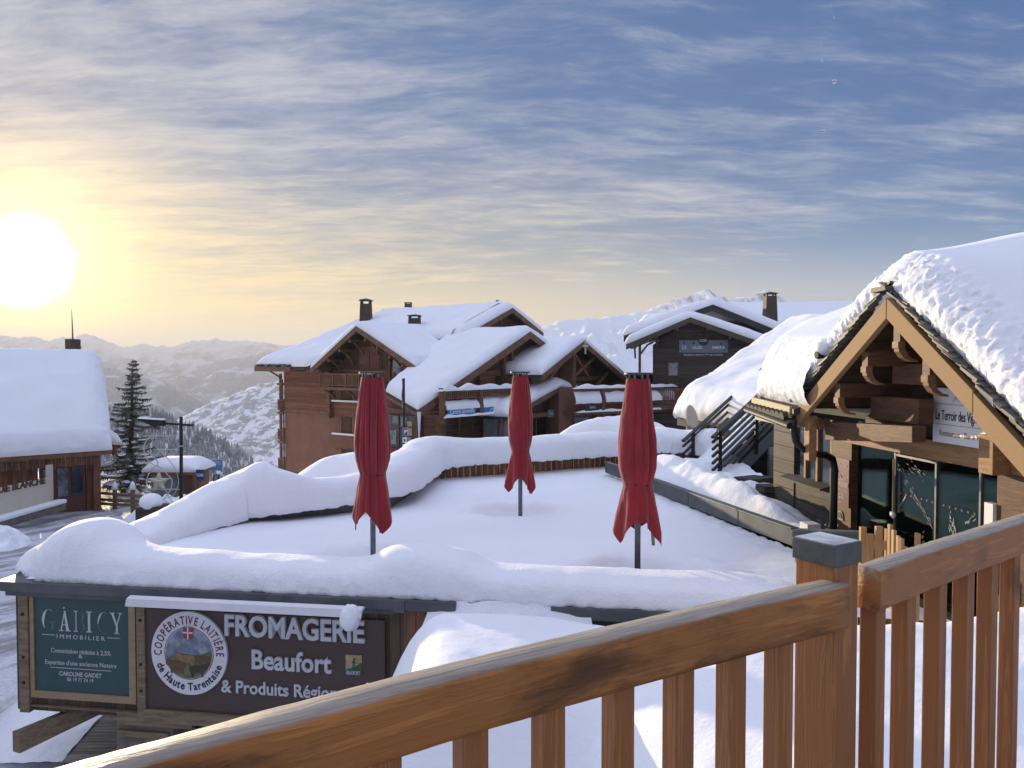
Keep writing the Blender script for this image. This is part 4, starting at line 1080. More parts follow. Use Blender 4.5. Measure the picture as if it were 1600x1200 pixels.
# main roof: eave on the left, cut back to the valley behind the front gable
zr_ = lambda y: 2.45 + (y + 1.5) * .385
yf_ = lambda x: lerp(-1.5, 4.2, sstep(x, 4.9, 7.2))
def mrs(u, v):
    xa = lerp(-1.9, 15.6, u); xb = lerp(.2, 15.2, u); y0 = yf_(xa); y = lerp(y0, 11.1, v); return V((lerp(xa, xb, (y + 1.5) / 12.6), y, zr_(y)))
m = hb(); m.grid(lambda i, j: mrs(i / 40, j / 6), 41, 7); m.grid(lambda i, j: mrs(i / 40, j / 6) - V((0, 0, .28)), 41, 7)
for i in range(40): m.add([mrs(i / 40, 0), mrs((i + 1) / 40, 0), mrs((i + 1) / 40, 0) - V((0, 0, .28)), mrs(i / 40, 0) - V((0, 0, .28))], [[0, 1, 2, 3]])
for j in range(6): m.add([mrs(0, j / 6), mrs(0, (j + 1) / 6), mrs(0, (j + 1) / 6) - V((0, 0, .28)), mrs(0, j / 6) - V((0, 0, .28))], [[0, 1, 2, 3]])
m.slab([(.2, 11.1, 7.3), (15.2, 11.1, 7.3), (15.2, 22, 3.2), (-1.9, 22, 3.2)], .28); rf = hpart('roof', m, 'slate')
m = hb(); m.bb(-1.9, 3.0, -1.62, -1.5, 2.02, 2.42); m.bb(-1.85, 3.0, -1.2, -.02, 2.05, 2.15); hpart('eave_board', m, 'hotel_trim', rf)
m = hb(); blanket(m, mrs, 17, 13.5, .62, (1.0, 0, .9, 0), 90, 50, .10, .35, .02, 2.0, .06); hpart('roof_snow', m, 'snow_far', rf, smooth=True)
m = hb(); blanket(m, quad((.2, 11.1, 7.3), (15.2, 11.1, 7.3), (15.2, 21, 3.6), (-1.5, 21, 3.6)), 15, 11, .62, (0, .9, 0, .5), 30, 30, .05, .35); hpart('roof_snow', m, 'snow_far', rf, smooth=True)
m = hb()
for k in range(40): m.box((-1.7 + k * .12 + random.uniform(-.03, .03), -1.55, 2.50 + random.uniform(0, .10)), (.13, .25, random.uniform(.05, .16)), random.uniform(-.3, .3))
hpart('eave_slates', m, 'slate', rf)

def gable_roof(nm, facing, along, pk, half, fall, depth, front, thick=.45, board=.42, mat='hotel_trim', snow=.55, over=.06, snowmat='snow_far', Lf=None, Rf=None, nu=60, nv=30, roofcol='slate', backr=0, T=None, par=None):
    """pitched roof; front plane at 'front' on the facing axis; peak pk = (along, z); facing 'y' looks to -y, 'x' looks to +x"""
    T = T or HL; par = par or HT
    aL = pk[0] - (Lf[0] if Lf else half); zL = pk[1] - (Lf[1] if Lf else fall)
    aR = pk[0] + (Rf[0] if Rf else half); zR = pk[1] - (Rf[1] if Rf else fall)
    if facing == 'y': pt = lambda a, z, d=0: V((a, front + d, z)); back = V((0, depth, 0)); dr = V((0, 1, 0))
    else: pt = lambda a, z, d=0: V((front - d, a, z)); back = V((-depth, 0, 0)); dr = V((-1, 0, 0))
    L, K, Rr = pt(aL, zL), pt(pk[0], pk[1]), pt(aR, zR)
    m = MB(T); m.slab([L, K, K + back, L + back], .22); m.slab([K, Rr, Rr + back, K + back], .22); r = obj(nm, m, M[roofcol], par)
    m = MB(T); u = V((0, 0, board / 2 + .02)); off = dr * -.06
    for p, q in ((L, K), (K, Rr)):
        a, b, c, d = p + off, q + off, q + off - V((0, 0, board)), p + off - V((0, 0, board)); m.hexa([d, c, c + dr * .14, d + dr * .14], [a, b, b + dr * .14, a + dr * .14])
    obj('barge_board', m, M[mat], r)
    m = MB(T); blanket(m, gable(L, K, Rr, back, .12), (K - L).length + (Rr - K).length, depth, snow, (.6, .6, .55, backr), nu, nv, .05, .5, .03, 2.5, over)
    obj('roof_snow', m, M[snowmat], r, smooth=True)
    return r, L, K, Rr
# front gable with brackets and balcony
g1, L1, K1, R1 = gable_roof('gable_roof', 'y', 'x', (10.9, 5.55), 5.4, 3.25, 9.5, -1.5, Rf=(6.1, 3.0))
m = hb(); m.add([(6.4, -.02, 2.2), (16, -.02, 2.3), (10.9, -.02, 5.2)], [[0, 1, 2]]); m.add([(6.4, .3, 2.2), (16, .3, 2.3), (10.9, .3, 5.2)], [[2, 1, 0]])
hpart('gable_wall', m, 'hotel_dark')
for s, xs in ((-1, (6.3, 7.6, 8.9, 10.1)), (1, (15.7, 14.4, 13.1, 11.8))):
    for x in xs:
        zt = 5.2 - abs(x - 10.9) * (.60 if s < 0 else .49) - .3
        m = hb(); m.bb(x - .09, x + .09, -1.5, -.02, zt - .10, zt + .10); m.tube([(x, -1.05, zt - .12), (x, -.75, zt - .28), (x, -.35, zt - .65), (x, -.06, zt - 1.15)], .085, 6); hpart('bracket', m, 'hotel_trim', g1)
m = hb(); m.bb(9.6, 12.0, -.06, -.02, 2.2, 4.0); w = hpart('window', m, 'hotel_trim')
for x in (9.7, 10.85): hpart('shutter', hb().bb(x, x + 1.05, -.12, -.062, 2.3, 3.75), 'hotel_wood', w)
for x in (13.3, 14.3): hpart('window', hb().bb(x, x + .75, -.06, -.02, 1.2, 3.0), 'glass_pale')
for x in (12.9, 14.15, 15.2): hpart('wall_post', hb().bb(x, x + .16, -.14, -.0, -.5, 3.2), 'hotel_trim')
m = hb(); m.bb(12.2, 16, -.16, -.0, 1.0, 1.16); hpart('wall_rail', m, 'hotel_trim')
b = hpart('balcony', hb().bb(6.3, 12.4, -1.3, 0, .62, .84), 'hotel_trim')
m = hb(); m.bb(6.3, 12.4, -1.3, -1.2, 1.82, 1.92); m.bb(6.3, 12.4, -1.3, -1.22, .95, 1.02)
for k in range(5): m.bb(6.3 + k * 1.52, 6.4 + k * 1.52, -1.32, -1.18, .8, 1.95)
for k in range(40): m.bb(6.4 + k * .15, 6.47 + k * .15, -1.27, -1.23, 1.0, 1.85)
for k in range(8): m.bb(6.3, 6.36, -1.2 + k * .15, -1.14 + k * .15, .9, 1.85)
m.bb(6.3, 6.38, -1.3, 0, 1.82, 1.92); hpart('balustrade', m, 'hotel_trim', b)
for x in (6.7, 9.3, 11.9): m = hb(); m.tube([(x, -1.1, .6), (x, -.5, .3), (x, -.04, -.3)], .09, 6); hpart('bracket', m, 'hotel_trim', b)
hpart('rail_snow', hb().bb(10.9, 12.5, -1.36, -1.14, 1.925, 1.99), 'snow_far', b)
# gables that look towards the right
g0, *_ = gable_roof('gable_roof', 'x', 'y', (11.1, 7.4), 6.7, 2.75, 3.0, 16.2, snow=.6, Rf=(4.6, 2.0))
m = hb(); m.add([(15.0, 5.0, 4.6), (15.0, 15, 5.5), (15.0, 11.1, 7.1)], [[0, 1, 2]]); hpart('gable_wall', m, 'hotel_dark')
hpart('wall_post', hb().bb(15.02, 15.3, 8.2, 8.7, 4.3, 6.0), 'hotel_trim')
g2r = V((21.7, 6, 5.1))
m = hb(); m.slab([(16.6, -3.9, .78), (21.7, -6.1, -.18), (21.7, 6, 5.1), (14.5, 6, 5.1)], .24); m.slab([(14.5, 6, 5.1), (21.7, 6, 5.1), (21.7, 9.4, 3.7), (14.5, 9.4, 3.7)], .24); g2 = hpart('gable_roof', m, 'slate')
def g2s(u, v):
    a0, a1, p1, p0, q1, q0 = V((16.6, -3.9, .78)), V((21.7, -6.1, -.18)), V((21.7, 6, 5.1)), V((14.2, 6, 5.1)), V((21.7, 9.4, 3.7)), V((14.2, 9.4, 3.7))
    if v < .75: p = lerp(lerp(a0, p0, v / .75), lerp(a1, p1, v / .75), u)
    else: p = lerp(lerp(p0, q0, (v - .75) / .25), lerp(p1, q1, (v - .75) / .25), u)
    return p - V((0, 0, .12 * math.exp(-((v - .75) / .06) ** 2)))
m = hb(); blanket(m, g2s, 7, 16.5, .58, (.5, .6, .6, .5), 44, 70, .06, .45, .03, 2.2, .06); hpart('roof_snow', m, 'snow_far', g2, smooth=True)
m = hb()
for a, c in (((21.76, -6.1, -.18), (21.76, 6, 5.1)), ((21.76, 6, 5.1), (21.76, 9.4, 3.7))):
    a, c = V(a), V(c); dn = V((0, 0, .5)); dx = V((.14, 0, 0)); m.hexa([a - dn, c - dn, c - dn - dx, a - dn - dx], [a, c, c - dx, a - dx])
hpart('barge_board', m, 'hotel_trim', g2)
m = hb(); a, c = V((16.6, -3.9, .70)), V((21.7, -6.1, -.26)); m.hexa([a - V((0, 0, .35)), c - V((0, 0, .35)), c + V((0, .12, -.35)), a + V((0, .12, -.35))], [a, c, c + V((0, .12, 0)), a + V((0, .12, 0))]); hpart('eave_board', m, 'hotel_trim', g2)
# gable wall behind it
m = hb(); m.add([(20.52, -4.6, -.2), (20.52, 9.3, -.2), (20.52, 9.3, 3.4), (20.52, 6, 4.8)], [[0, 1, 2, 3]]); hpart('gable_wall', m, 'hotel_dark')
m = hb(); m.bb(20.54, 20.75, 1.2, 3.6, .9, 2.2); hpart('wall_panel', m, 'hotel_wood')
for y in (-1.4, .2, 3.9, 4.9): hpart('wall_post', hb().bb(20.54, 20.8, y, y + .3, -.5, 2.0 + y * .35), 'hotel_trim')
for y in (-.6, 4.3, 6.3): hpart('window', hb().bb(20.53, 20.58, y, y + .7, .5, 1.9 if y < 6 else 3.4), 'glass')
b = hpart('balcony', hb().bb(20.55, 22.0, 5.0, 8.6, 1.15, 1.35), 'hotel_trim')
m = hb(); m.bb(21.9, 22.0, 5.0, 8.6, 2.35, 2.45); m.bb(21.92, 21.98, 5.0, 8.6, 1.5, 1.58); m.bb(20.6, 22, 5.0, 5.06, 2.35, 2.45)
for k in range(24): m.bb(21.93, 21.97, 5.0 + k * .15, 5.07 + k * .15, 1.4, 2.4)
for y in (5.0, 6.8, 8.5): m.bb(21.88, 22.02, y, y + .1, 1.2, 2.5)
hpart('balustrade', m, 'hotel_trim', b)
hpart('rail_snow', hb().bb(21.84, 22.06, 5.1, 8.5, 2.455, 2.58), 'snow_far', b); hpart('ledge_snow', hb().bb(22.0, 22.14, 5.1, 7.6, 1.36, 1.5), 'snow_far', b)
# third gable
g3, L3, K3, R3 = gable_roof('gable_roof', 'x', 'y', (9.95, 4.45), 5.7, 2.55, 6.5, 24.0, Rf=(7.0, 3.1), snow=.6)
m = hb(); m.add([(22.25, 5.2, 1.6), (22.25, 16.2, 1.6), (22.25, 9.95, 4.3)], [[0, 1, 2]]); m.bb(22.21, 22.24, 5.2, 16.4, -1.2, 1.6); hpart('gable_wall', m, 'hotel_dark')
m = hb(); m.bb(22.3, 23.6, 9.1, 9.45, -.4, 4.0); m.bb(22.5, 22.75, 5.0, 15.2, 1.3, 1.65); hpart('truss', m, 'hotel_trim', g3)
for a, c in (((23.4, 6.0, 1.6), (23.4, 9.1, 3.7)), ((23.4, 9.4, 1.7), (23.4, 12.5, 3.2)), ((23.4, 12.4, .6), (23.4, 14.6, 1.9)), ((23.4, 9.5, 3.4), (23.4, 11.5, 1.7))): m = hb(); m.beam(a, c, .2, .22); hpart('brace', m, 'hotel_trim', g3)
for y in (6.6, 8.0, 10.2, 11.6): hpart('window', hb().bb(22.26, 22.3, y, y + .95, -.3 if y > 7 else 1.9, 1.2 if y > 7 else 2.6), 'glass_pale' if y in (6.6, 11.6) else 'glass')
m = hb(); m.bb(24.1, 24.16, 9.87, 10.03, 3.45, 4.55); m.bb(24.1, 24.16, 9.55, 10.35, 3.98, 4.14); hpart('cross', m, 'cream', g3)
# ground floor shops
m = hb(); m.bb(15.2, 20.7, -2.8, -2.55, -.80, -.45); m.bb(20.5, 20.72, -2.8, 8, -.80, -.45); hpart('lintel', m, 'hotel_trim')
for x in (18.2, 20.2): hpart('pillar', hb().bb(x, x + .55, -2.85, -2.4, -4.5, -.8), 'hotel_trim')
for y in (2.0, 4.6): hpart('pillar', hb().bb(20.4, 20.75, y, y + .7, -4.5, -.8), 'hotel_trim')
m = hb(); m.bb(15.6, 18.2, -2.7, -2.62, -3.2, -.9); w = hpart('shop_window', m, 'glass')
for x, z0, z1, mt in ((15.7, -3.0, -2.0, 'poster'), (16.0, -1.5, -1.0, 'greypanel'), (16.8, -1.7, -1.0, 'glass_pale'), (17.25, -2.3, -1.3, 'board_yellow'), (17.2, -3.1, -2.4, 'poster')): hpart('notice', hb().bb(x, x + .65, -2.74, -2.705, z0, z1), mt, w)
m = hb(); m.bb(15.5, 18.3, -2.76, -2.7, -1.75, -1.65); m.bb(16.55, 16.65, -2.76, -2.7, -3.2, -.9); hpart('mullion', m, 'hotel_trim', w)
def shopfront(y0, y1, x=20.46, z0=-3.4, z1=-.8, seed=1):
    rnd = random.Random(seed); w = hpart('shop_window', hb().bb(x, x + .04, y0, y1, z0, z1), 'shop')
    m = hb(); m.bb(x - 2.6, x - 2.5, y0 - .3, y1 + .3, z0, z1 + .2); m.bb(x - 2.6, x, y0 - .3, y1 + .3, z0 - .3, z0 - .05); hpart('shop_back_wall', m, 'interior', w)
    for k in range(int((y1 - y0) * 4)):
        yy = rnd.uniform(y0 + .2, y1 - .3); d = rnd.uniform(.3, 2.0); h = rnd.uniform(.3, 1.5); hpart('goods', hb().box((x - d, yy, z0 + h / 2), (.3, rnd.uniform(.15, .5), h), rnd.uniform(-.4, .4)), rnd.choice(('goods', 'goods', 'poster', 'interior', 'hotel_trim')), w)
    for k in range(2): hpart('shelf', hb().bb(x - 2.4, x - 1.9, y0, y1, z0 + .9 + k * .6, z0 + .96 + k * .6), 'greypanel', w)
    for k in range(1, int((y1 - y0) / 1.5) + 1): hpart('mullion', hb().bb(x - .02, x + .07, y0 + k * 1.5 - .04, y0 + k * 1.5 + .04, z0, z1), 'hotel_trim', w)
shopfront(-2.3, 2.0, seed=4); shopfront(2.75, 4.6, seed=5); shopfront(5.35, 8.8, seed=6)
# sign balcony over the shops
b = hpart('balcony', hb().bb(20.75, 22.2, -4.5, 3.6, -.78, -.58), 'hotel_trim')
for y in (-4.5, -.65, 3.3): p_ = hpart('balcony_post', hb().bb(22.0, 22.3, y, y + .32, -.9 if y > -3 else -1.1, 1.15), 'hotel_trim', b)
m = hb(); m.bb(22.1, 22.2, -4.4, 3.5, .82, .95); m.bb(22.1, 22.2, -4.4, 3.5, .40, .48); m.bb(22.1, 22.2, -4.4, 3.5, -.02, .06)
for k in range(39): m.bb(22.12, 22.18, -4.3 + k * .2, -4.2 + k * .2, .4, .85)
hpart('balustrade', m, 'hotel_trim', b)
def loaf(mb, y0, y1, x, z, h, w, n=60, seed=0, lump=.5):
    def fn(i, j):
        t = i / (n - 1); y = lerp(y0, y1, t); a = math.pi * j / 11; e = min(1, min(t, 1 - t) * 14) ** .5
        hh = h * (1 + lump * noise.noise(V((y * .9, seed, 0)))) * e
        return V((x + math.cos(a) * w / 2, y, z + math.sin(a) ** .7 * hh + .02 * noise.noise(V((y * 4, j, seed)))))
    return mb.grid(fn, n, 12)
hpart('rail_snow', loaf(hb(), -4.6, 3.7, 22.15, .95, .34, .4, 80, 3, .9), 'snow_far', b, smooth=True)
def drape(mb, y0, y1, x, z0, z1, n=40, seed=0):
    def fn(i, j):
        y = lerp(y0, y1, i / (n - 1)); v = j / 9; z = lerp(z1 + .10 * noise.noise(V((y * 1.3, seed, 0))), z0 + .05 * noise.noise(V((y * 3, seed, 4))), v)
        return V((x - .25 + .32 * math.sin(v * math.pi * .6), y, z))
    return mb.grid(fn, n, 10)
hpart('ledge_snow', drape(hb(), -4.1, -.7, 22.25, -.28, .30, seed=1), 'snow_far', b, smooth=True)
hpart('ledge_snow', drape(hb(), -.3, 3.4, 22.25, -.28, .36, seed=2), 'snow_far', b, smooth=True)
hpart('ledge_snow', loaf(hb(), -4.4, 2.6, 22.22, -1.06 + .28, .16, .35, 60, 7, .9), 'snow_far', b, smooth=True)
m = hb(); m.tube([(21.75, -6.05, -.3), (21.76, -6.05, -.9), (21.76, -6.06, -1.7), (21.76, -6.06, -2.5)], [.13, .09, .055, .01], 8); hpart('icicle', m, 'ice', g2)
# chimneys
def chimney(px, py0, py1, Y, wpx, snowcap=False, T=None, par=None, mat='chimney'):
    b, t = P(px, py1, Y), P(px, py0, Y); w = wpx / F * Y; h = t.z - b.z
    m = MB(); c0 = V((b.x, b.y, 0)); q = lambda s, z: [c0 + V((x * s, y * s, z)) for x, y in ((-w / 2, -w / 2), (w / 2, -w / 2), (w / 2, w / 2), (-w / 2, w / 2))]
    zc = b.z + h * .74
    m.hexa(q(1.12, b.z - 1.5), q(.92, zc)); ch = obj('chimney', m, M[mat], par or HT)
    for x, y in ((-.38, -.38), (.38, -.38), (.38, .38), (-.38, .38)):
        m = MB(); m.box(c0 + V((x * w, y * w, zc + h * .07)), (w * .13, w * .13, h * .16)); obj('cap_leg', m, M[mat], ch)
    m = MB(); zt = zc + h * .13; m.hexa(q(1.12, zt), q(1.06, zt + h * .05)); m.add(q(1.02, zt + h * .05) + [c0 + V((0, 0, t.z))], [[0, 1, 4], [1, 2, 4], [2, 3, 4], [3, 0, 4]]); obj('cap', m, M['slate'], ch)
    if snowcap: m = MB(); m.ball(c0 + V((0, 0, zt + h * .10)), (w * .72, w * .72, h * .36), 16, 10); obj('cap_snow', m, M['snow_far'], ch, smooth=True)
    return ch
chimney(572, 466, 500, 71, 17); chimney(648, 491, 515, 64, 19); chimney(783, 478, 500, 70, 15, True); chimney(638, 472, 482, 77, 11)
m = MB(); a = P(773, 492, 70); m.tube([a, P(773, 473, 70)], .04, 6); m.beam(P(766, 476, 70), P(780, 474, 70), .04, .04)
for k in range(4): c = P(768 + k * 3, 476, 70); m.beam(c + V((0, -.3, 0)), c + V((0, .3, 0)), .03, .03)
an = hpart('roof_antenna', m, 'steel'); m = MB(); m.ball(P(777, 472.5, 70), (.2, .1, .25), 10, 8); hpart('antenna_dish', m, 'greypanel', an, smooth=True)
m = hb(); m.slab([(11.5, 5.6, 5.75), (12.3, 5.6, 5.75), (12.3, 6.4, 6.1), (11.5, 6.4, 6.1)], .15); hpart('roof_vent', m, 'slate', rf)
# entrance porch
gp, LP, KP, RP = gable_roof('porch_roof', 'x', 'y', (7.6, 1.00), 7, 2, 2.9, 23.4, Lf=(6.7, 1.95), Rf=(8.0, 2.2), board=.36, snow=.75, over=.12, nu=90)
m = hb(); m.bb(22.5, 22.8, 1.2, 15.0, -1.28, -.96); hpart('tie_beam', m, 'hotel_trim', gp)
for y, zt in ((7.45, .7), (11.0, -.2), (4.2, -.2)): hpart('king_post', hb().bb(22.55, 22.75, y, y + .3, -.96, zt), 'hotel_trim', gp)
for a, c in (((22.65, 1.6, -.9), (22.65, 7.4, .7)), ((22.65, 7.8, .7), (22.65, 14.6, -.95))): m = hb(); m.beam(a, c, .2, .25); hpart('principal_rafter', m, 'hotel_trim', gp)
m = hb(); m.add([(22.26, 1.5, -1.0), (22.26, 15, -1.0), (22.26, 7.6, .9)], [[0, 1, 2]]); hpart('gable_wall', m, 'hotel_dark')
for y in (1.1, 4.0, 11.6, 14.6): hpart('porch_post', hb().bb(22.4, 22.75, y, y + .35, -5.5, -1.28), 'hotel_trim')
shopfront(4.5, 7.6, 22.2, -4.6, -1.3, 8); shopfront(10.2, 14.4, 22.2, -4.8, -1.3, 9)
d = hpart('door', hb().bb(22.2, 22.28, 7.8, 10.0, -4.8, -1.35), 'hotel_dark')
for y in (8.0, 9.1): hpart('pane', hb().bb(22.285, 22.3, y, y + .65, -4.2, -1.7), 'glass_pale', d)
m = hb(); m.bb(20.8, 22.3, 1.5, 4.3, -5.5, -1.2); hpart('wall', m, 'greypanel')
m = hb(); m.tube([(23.2, 15.6, -1.2), (22.7, 14.8, -1.9), (22.3, 14.2, -2.1)], .07, 6); m.tube([(23.0, .8, -1.0), (22.8, 1.0, -1.6), (22.7, 1.05, -2.1), (22.7, 1.05, -5)], .07, 6); hpart('downpipe', m, 'steel', gp)
# wing on the right
WT = P(905, 650, 57); WE = P(1057, 650, 62); wx = V((WE.x - WT.x, WE.y - WT.y, 0)); WLn = wx.length; WA = math.atan2(wx.y, wx.x); WF = frame((WT.x, WT.y, 0), WA)
def wb(): return MB(WF)
m = wb(); m.bb(-1, WLn, 1.2, 9, -6, .9); hpart('wall', m, 'hotel_stucco')
b = hpart('balcony', wb().bb(-.6, WLn - .3, -.3, 1.2, -1.10, -.92), 'hotel_trim')
m = wb(); m.bb(-.6, WLn - .3, -.3, -.2, .72, .84); m.bb(-.6, WLn - .3, -.28, -.22, .15, .22); m.bb(-.6, WLn - .3, -.28, -.22, -.35, -.25); hpart('balustrade', m, 'hotel_trim', b)
for x in (1.9, WLn - .4): hpart('balcony_post', wb().bb(x, x + .22, -.36, -.14, -1.2, .9), 'hotel_trim', b)
def wl(mb, x0, x1, z, h, w, seed):
    return loaf(MB(lambda p: WF(V((p.y, p.x, p.z)))), x0, x1, -.2, z, h, w, 60, seed, .9)
hpart('rail_snow', wl(None, -.7, WLn - .2, .84, .26, .4, 5), 'snow_far', b, smooth=True)
m = MB(lambda p: WF(V((p.y, -p.x, p.z)))); drape(m, -.6, 1.8, .34, -.25, .62, seed=6); hpart('ledge_snow', m, 'snow_far', b, smooth=True)
m = MB(lambda p: WF(V((p.y, -p.x, p.z)))); drape(m, 2.2, WLn - .5, .34, -.2, .58, seed=8); hpart('ledge_snow', m, 'snow_far', b, smooth=True)
hpart('ledge_snow', wl(None, -.4, WLn - .4, -.92, .16, .4, 9), 'snow_far', b, smooth=True)
for x0, x1, mt in ((.3, 1.7, 'glass'), (4.8, 5.4, 'glass_pale'), (6.2, 6.7, 'glass')): hpart('shop_window', wb().bb(x0, x1, 1.1, 1.22, -3.4 if x0 < 2 else -3.0, -1.4 if x0 < 2 else -2.0), mt)
m = wb(); m.bb(.2, 1.9, .2, .28, -2.5, -2.4)
for k in range(9): m.bb(.25 + k * .18, .33 + k * .18, .2, .26, -3.4, -2.5)
hpart('balustrade', m, 'hotel_trim')
for x in (2.1, 4.0, WLn - .8): hpart('pillar', wb().bb(x, x + .5, .6, 1.18, -5, -1.1), 'hotel_trim')
# shop signs: things of their own
def sign_panel(name, label, T, c, sz, mat, words=None, axis='x'):
    c = V(c); t = thing(name, label, 'sign', T(c))
    m = MB(T); m.box(c, sz); obj('panel', m, M[mat], t)
    ex = (T(V((0, 1, 0))) - T(V((0, 0, 0)))) if axis == 'x' else (T(V((1, 0, 0))) - T(V((0, 0, 0))))
    en = (T(V((1, 0, 0))) - T(V((0, 0, 0)))) if axis == 'x' else -(T(V((0, 1, 0))) - T(V((0, 0, 0))))
    d = (sz[0] if axis == 'x' else sz[1]) / 2 + .006; wd = sz[1] if axis == 'x' else sz[0]
    for (s, h, dz, fr, mt) in (words or ()):
        text('lettering', s, M[mt], t, T(c) + en * d + V((0, 0, dz)) - ex * (wd * fr / 2), ex, (0, 0, 1), h, width=wd * fr, ext=.004, bold=.01)
    return t, ex, en, d
sign_panel('shop_sign', 'bright blue souvenir shop sign with white lettering under the snowy hotel balcony', HL, (22.24, -2.5, -.42), (.08, 2.8, .62), 'blue', [('Carterie Souvenirs', .30, -.13, .86, 'white')])
t, ex, en, d = sign_panel('shop_sign', 'bright blue sign with a white mountain emblem, right of the souvenir sign', HL, (22.24, 1.35, -.40), (.08, 3.2, .62), 'blue')
c = HL(V((22.24, .95, -.45))) + en * d; m = MB()
m.prism([(-.55, -.15), (-.3, .12), (-.2, .04), (0, .24), (.2, .06), (.32, .14), (.55, -.15), (.35, -.02), (.0, .10), (-.35, -.02)], c, ex, (0, 0, 1), en, -.004, .004); obj('emblem', m, M['white'], t)
sign_panel('shop_sign', 'small pale sign hanging from the tie beam of the shop porch', HL, (22.9, 7.6, -1.05), (.08, 1.9, .55), 'greypanel', [('La Bonne Etape', .15, -.07, .8, 'white')])
sign_panel('shop_sign', 'short black sign on the right hotel wing, partly hidden by the nearest parasol', WF, (.95, -.32, -.62), (1.3, .07, .55), 'blackboard', [('SKI', .16, -.02, .4, 'letter')], 'y')
sign_panel('shop_sign', 'long black sign at the right end of the hotel wing', WF, (5.6, -.32, -.62), (2.5, .07, .55), 'blackboard', [('IMMOBILIER', .17, .02, .75, 'letter')], 'y')

# ---------------------------------------------------------------- dark chalet behind on the right
CF = frame((13.9, 60, 0), R(-12)); CT = thing('dark_chalet', 'dark larch chalet with a broad snowy roof and a grey-blue hotel sign on its gable', 'chalet', (14, 62, -6))
def cb(): return MB(CF)
def cpart(name, m, mat, par=None, **k): return obj(name, m, M[mat], par or CT, **k)
m = cb(); m.bb(-2.9, 9.5, 1.4, 14, -7, 3.4); m.bb(-2.9, 5.4, 1.4, 9, 3.4, 4.2); m.prism([(-2.9, 4.2), (5.4, 4.2), (0, 6.0), (-.2, 6.0)], (0, 1.4, 0), (1, 0, 0), (0, 0, 1), (0, 1, 0), 0, .3); cpart('wall', m, 'c_wall')
gable_roof('gable_roof', 'y', 'x', (0, 6.3), 5, 2, 9, 0, mat='c_trim', board=.40, snow=.62, Lf=(4.95, 2.1), Rf=(6.6, 2.45), T=CF, par=CT)
for x in (-4.3, -2.6, -1.0, 1.3, 3.0, 4.6): z = 6.05 - abs(x) * (.42 if x < 0 else .37); m = cb(); m.bb(x - .09, x + .09, 0, 1.4, z - .35, z - .12); m.tube([(x, .5, z - .4), (x, 1.0, z - .65), (x, 1.38, z - 1.1)], .08, 6); cpart('bracket', m, 'c_trim')
gable_roof('gable_roof', 'y', 'x', (1.85, 7.5), 6, 2.6, 14, 3.2, mat='slate', board=.5, snow=.68, Lf=(7.2, 2.5), Rf=(7.0, 3.0), T=CF, par=CT)
m = cb(); blanket(m, quad((-4.6, 5.5, 5.4), (-1, 5.5, 5.6), (0, 14, 6.9), (-4.2, 14, 6.7)), 4, 9, .7, (.5, 0, .6, 0), 20, 24, .05, .6); cpart('roof_snow', m, 'snow_far', smooth=True)
m = cb(); m.bb(-4.7, -.5, 5.4, 14, 4.7, 5.38); cpart('wall', m, 'c_trim')
m = cb(); blanket(m, quad((5, 6, 4.6), (19, 6, 4.6), (19, 17, 7.9), (1.85, 17, 7.9)), 14, 11, .7, (0, .9, .7, 0), 34, 34, .10, .4, .02, 2, .08); m.slab([(5, 6, 4.55), (19, 6, 4.55), (19, 17, 7.85), (1.85, 17, 7.85)], .3); cpart('roof_snow', m, 'snow_far', smooth=True)
chc = chimney(1203, 456, 482, 66, 17, par=CT); 
for (x0, x1, z0, z1, mt) in ((-1.65, -.95, 1.75, 2.75, 'glass_pale'), (2.45, 2.9, 1.9, 2.75, 'glass'), (4.35, 5.25, 1.3, 2.75, 'glass_pale')):
    w = cpart('window', cb().bb(x0 - .09, x1 + .09, 1.30, 1.42, z0 - .09, z1 + .09), 'c_trim'); cpart('pane', cb().bb(x0, x1, 1.275, 1.298, z0, z1), mt, w)
b = cpart('balcony', cb().bb(-5.2, 1.0, .2, 1.4, -.55, -.35), 'c_trim')
m = cb(); m.bb(-5.2, 1.0, .2, .3, .62, .74)
for k in range(40): m.bb(-5.1 + k * .15, -5.02 + k * .15, .22, .28, -.35, .62)
for x in (-5.2, -3.2, -1.2, .9): m.bb(x, x + .12, .16, .3, -.9, .76)
for k in range(7): m.bb(.94, .99, .3 + k * .15, .38 + k * .15, -.35, .62)
m.bb(.92, 1.0, .2, 1.4, .62, .74); m.bb(-5.2, 1.0, .2, .3, -.9, -.6); cpart('balustrade', m, 'hotel_trim', b)
cpart('corner_post', cb().bb(-4.0, -3.8, .5, .7, -.4, 4.6), 'c_trim'); m = cb(); m.tube([(-3.9, .6, 3.4), (-3.3, 1.0, 4.2), (-2.9, 1.3, 4.4)], .08, 6); cpart('brace', m, 'c_trim')
cpart('wall_lamp', cb().box((1.4, 1.25, -.25), (1.2, .2, .1)), 'snow_far')
t, ex, en, d = sign_panel('hotel_sign', 'grey-blue hotel name board with a round dark crest on the dark chalet gable', CF, (1.05, 1.3, 4.05), (3.75, .08, 1.0), 'greysign', None, 'y')
c0 = CF(V((1.05, 1.3, 4.05))) + en * d
for s, x, h, w in (('L', -1.65, .32, .16), ('E', -1.45, .24, .14), ('OUGE', -.85, .24, .75), ('EMERA', .70, .24, .95)): text('lettering', s, M['white'], t, c0 + ex * x + V((0, 0, -.20)), ex, (0, 0, 1), h, width=w, bold=.012)
for s, x, w in (('R', -1.12, .22), ('H', .25, .30)): text('lettering', s, M['greypanel'], t, c0 + ex * x + V((0, 0, -.24)), ex, (0, 0, 1), .42, width=w, shear=.5)
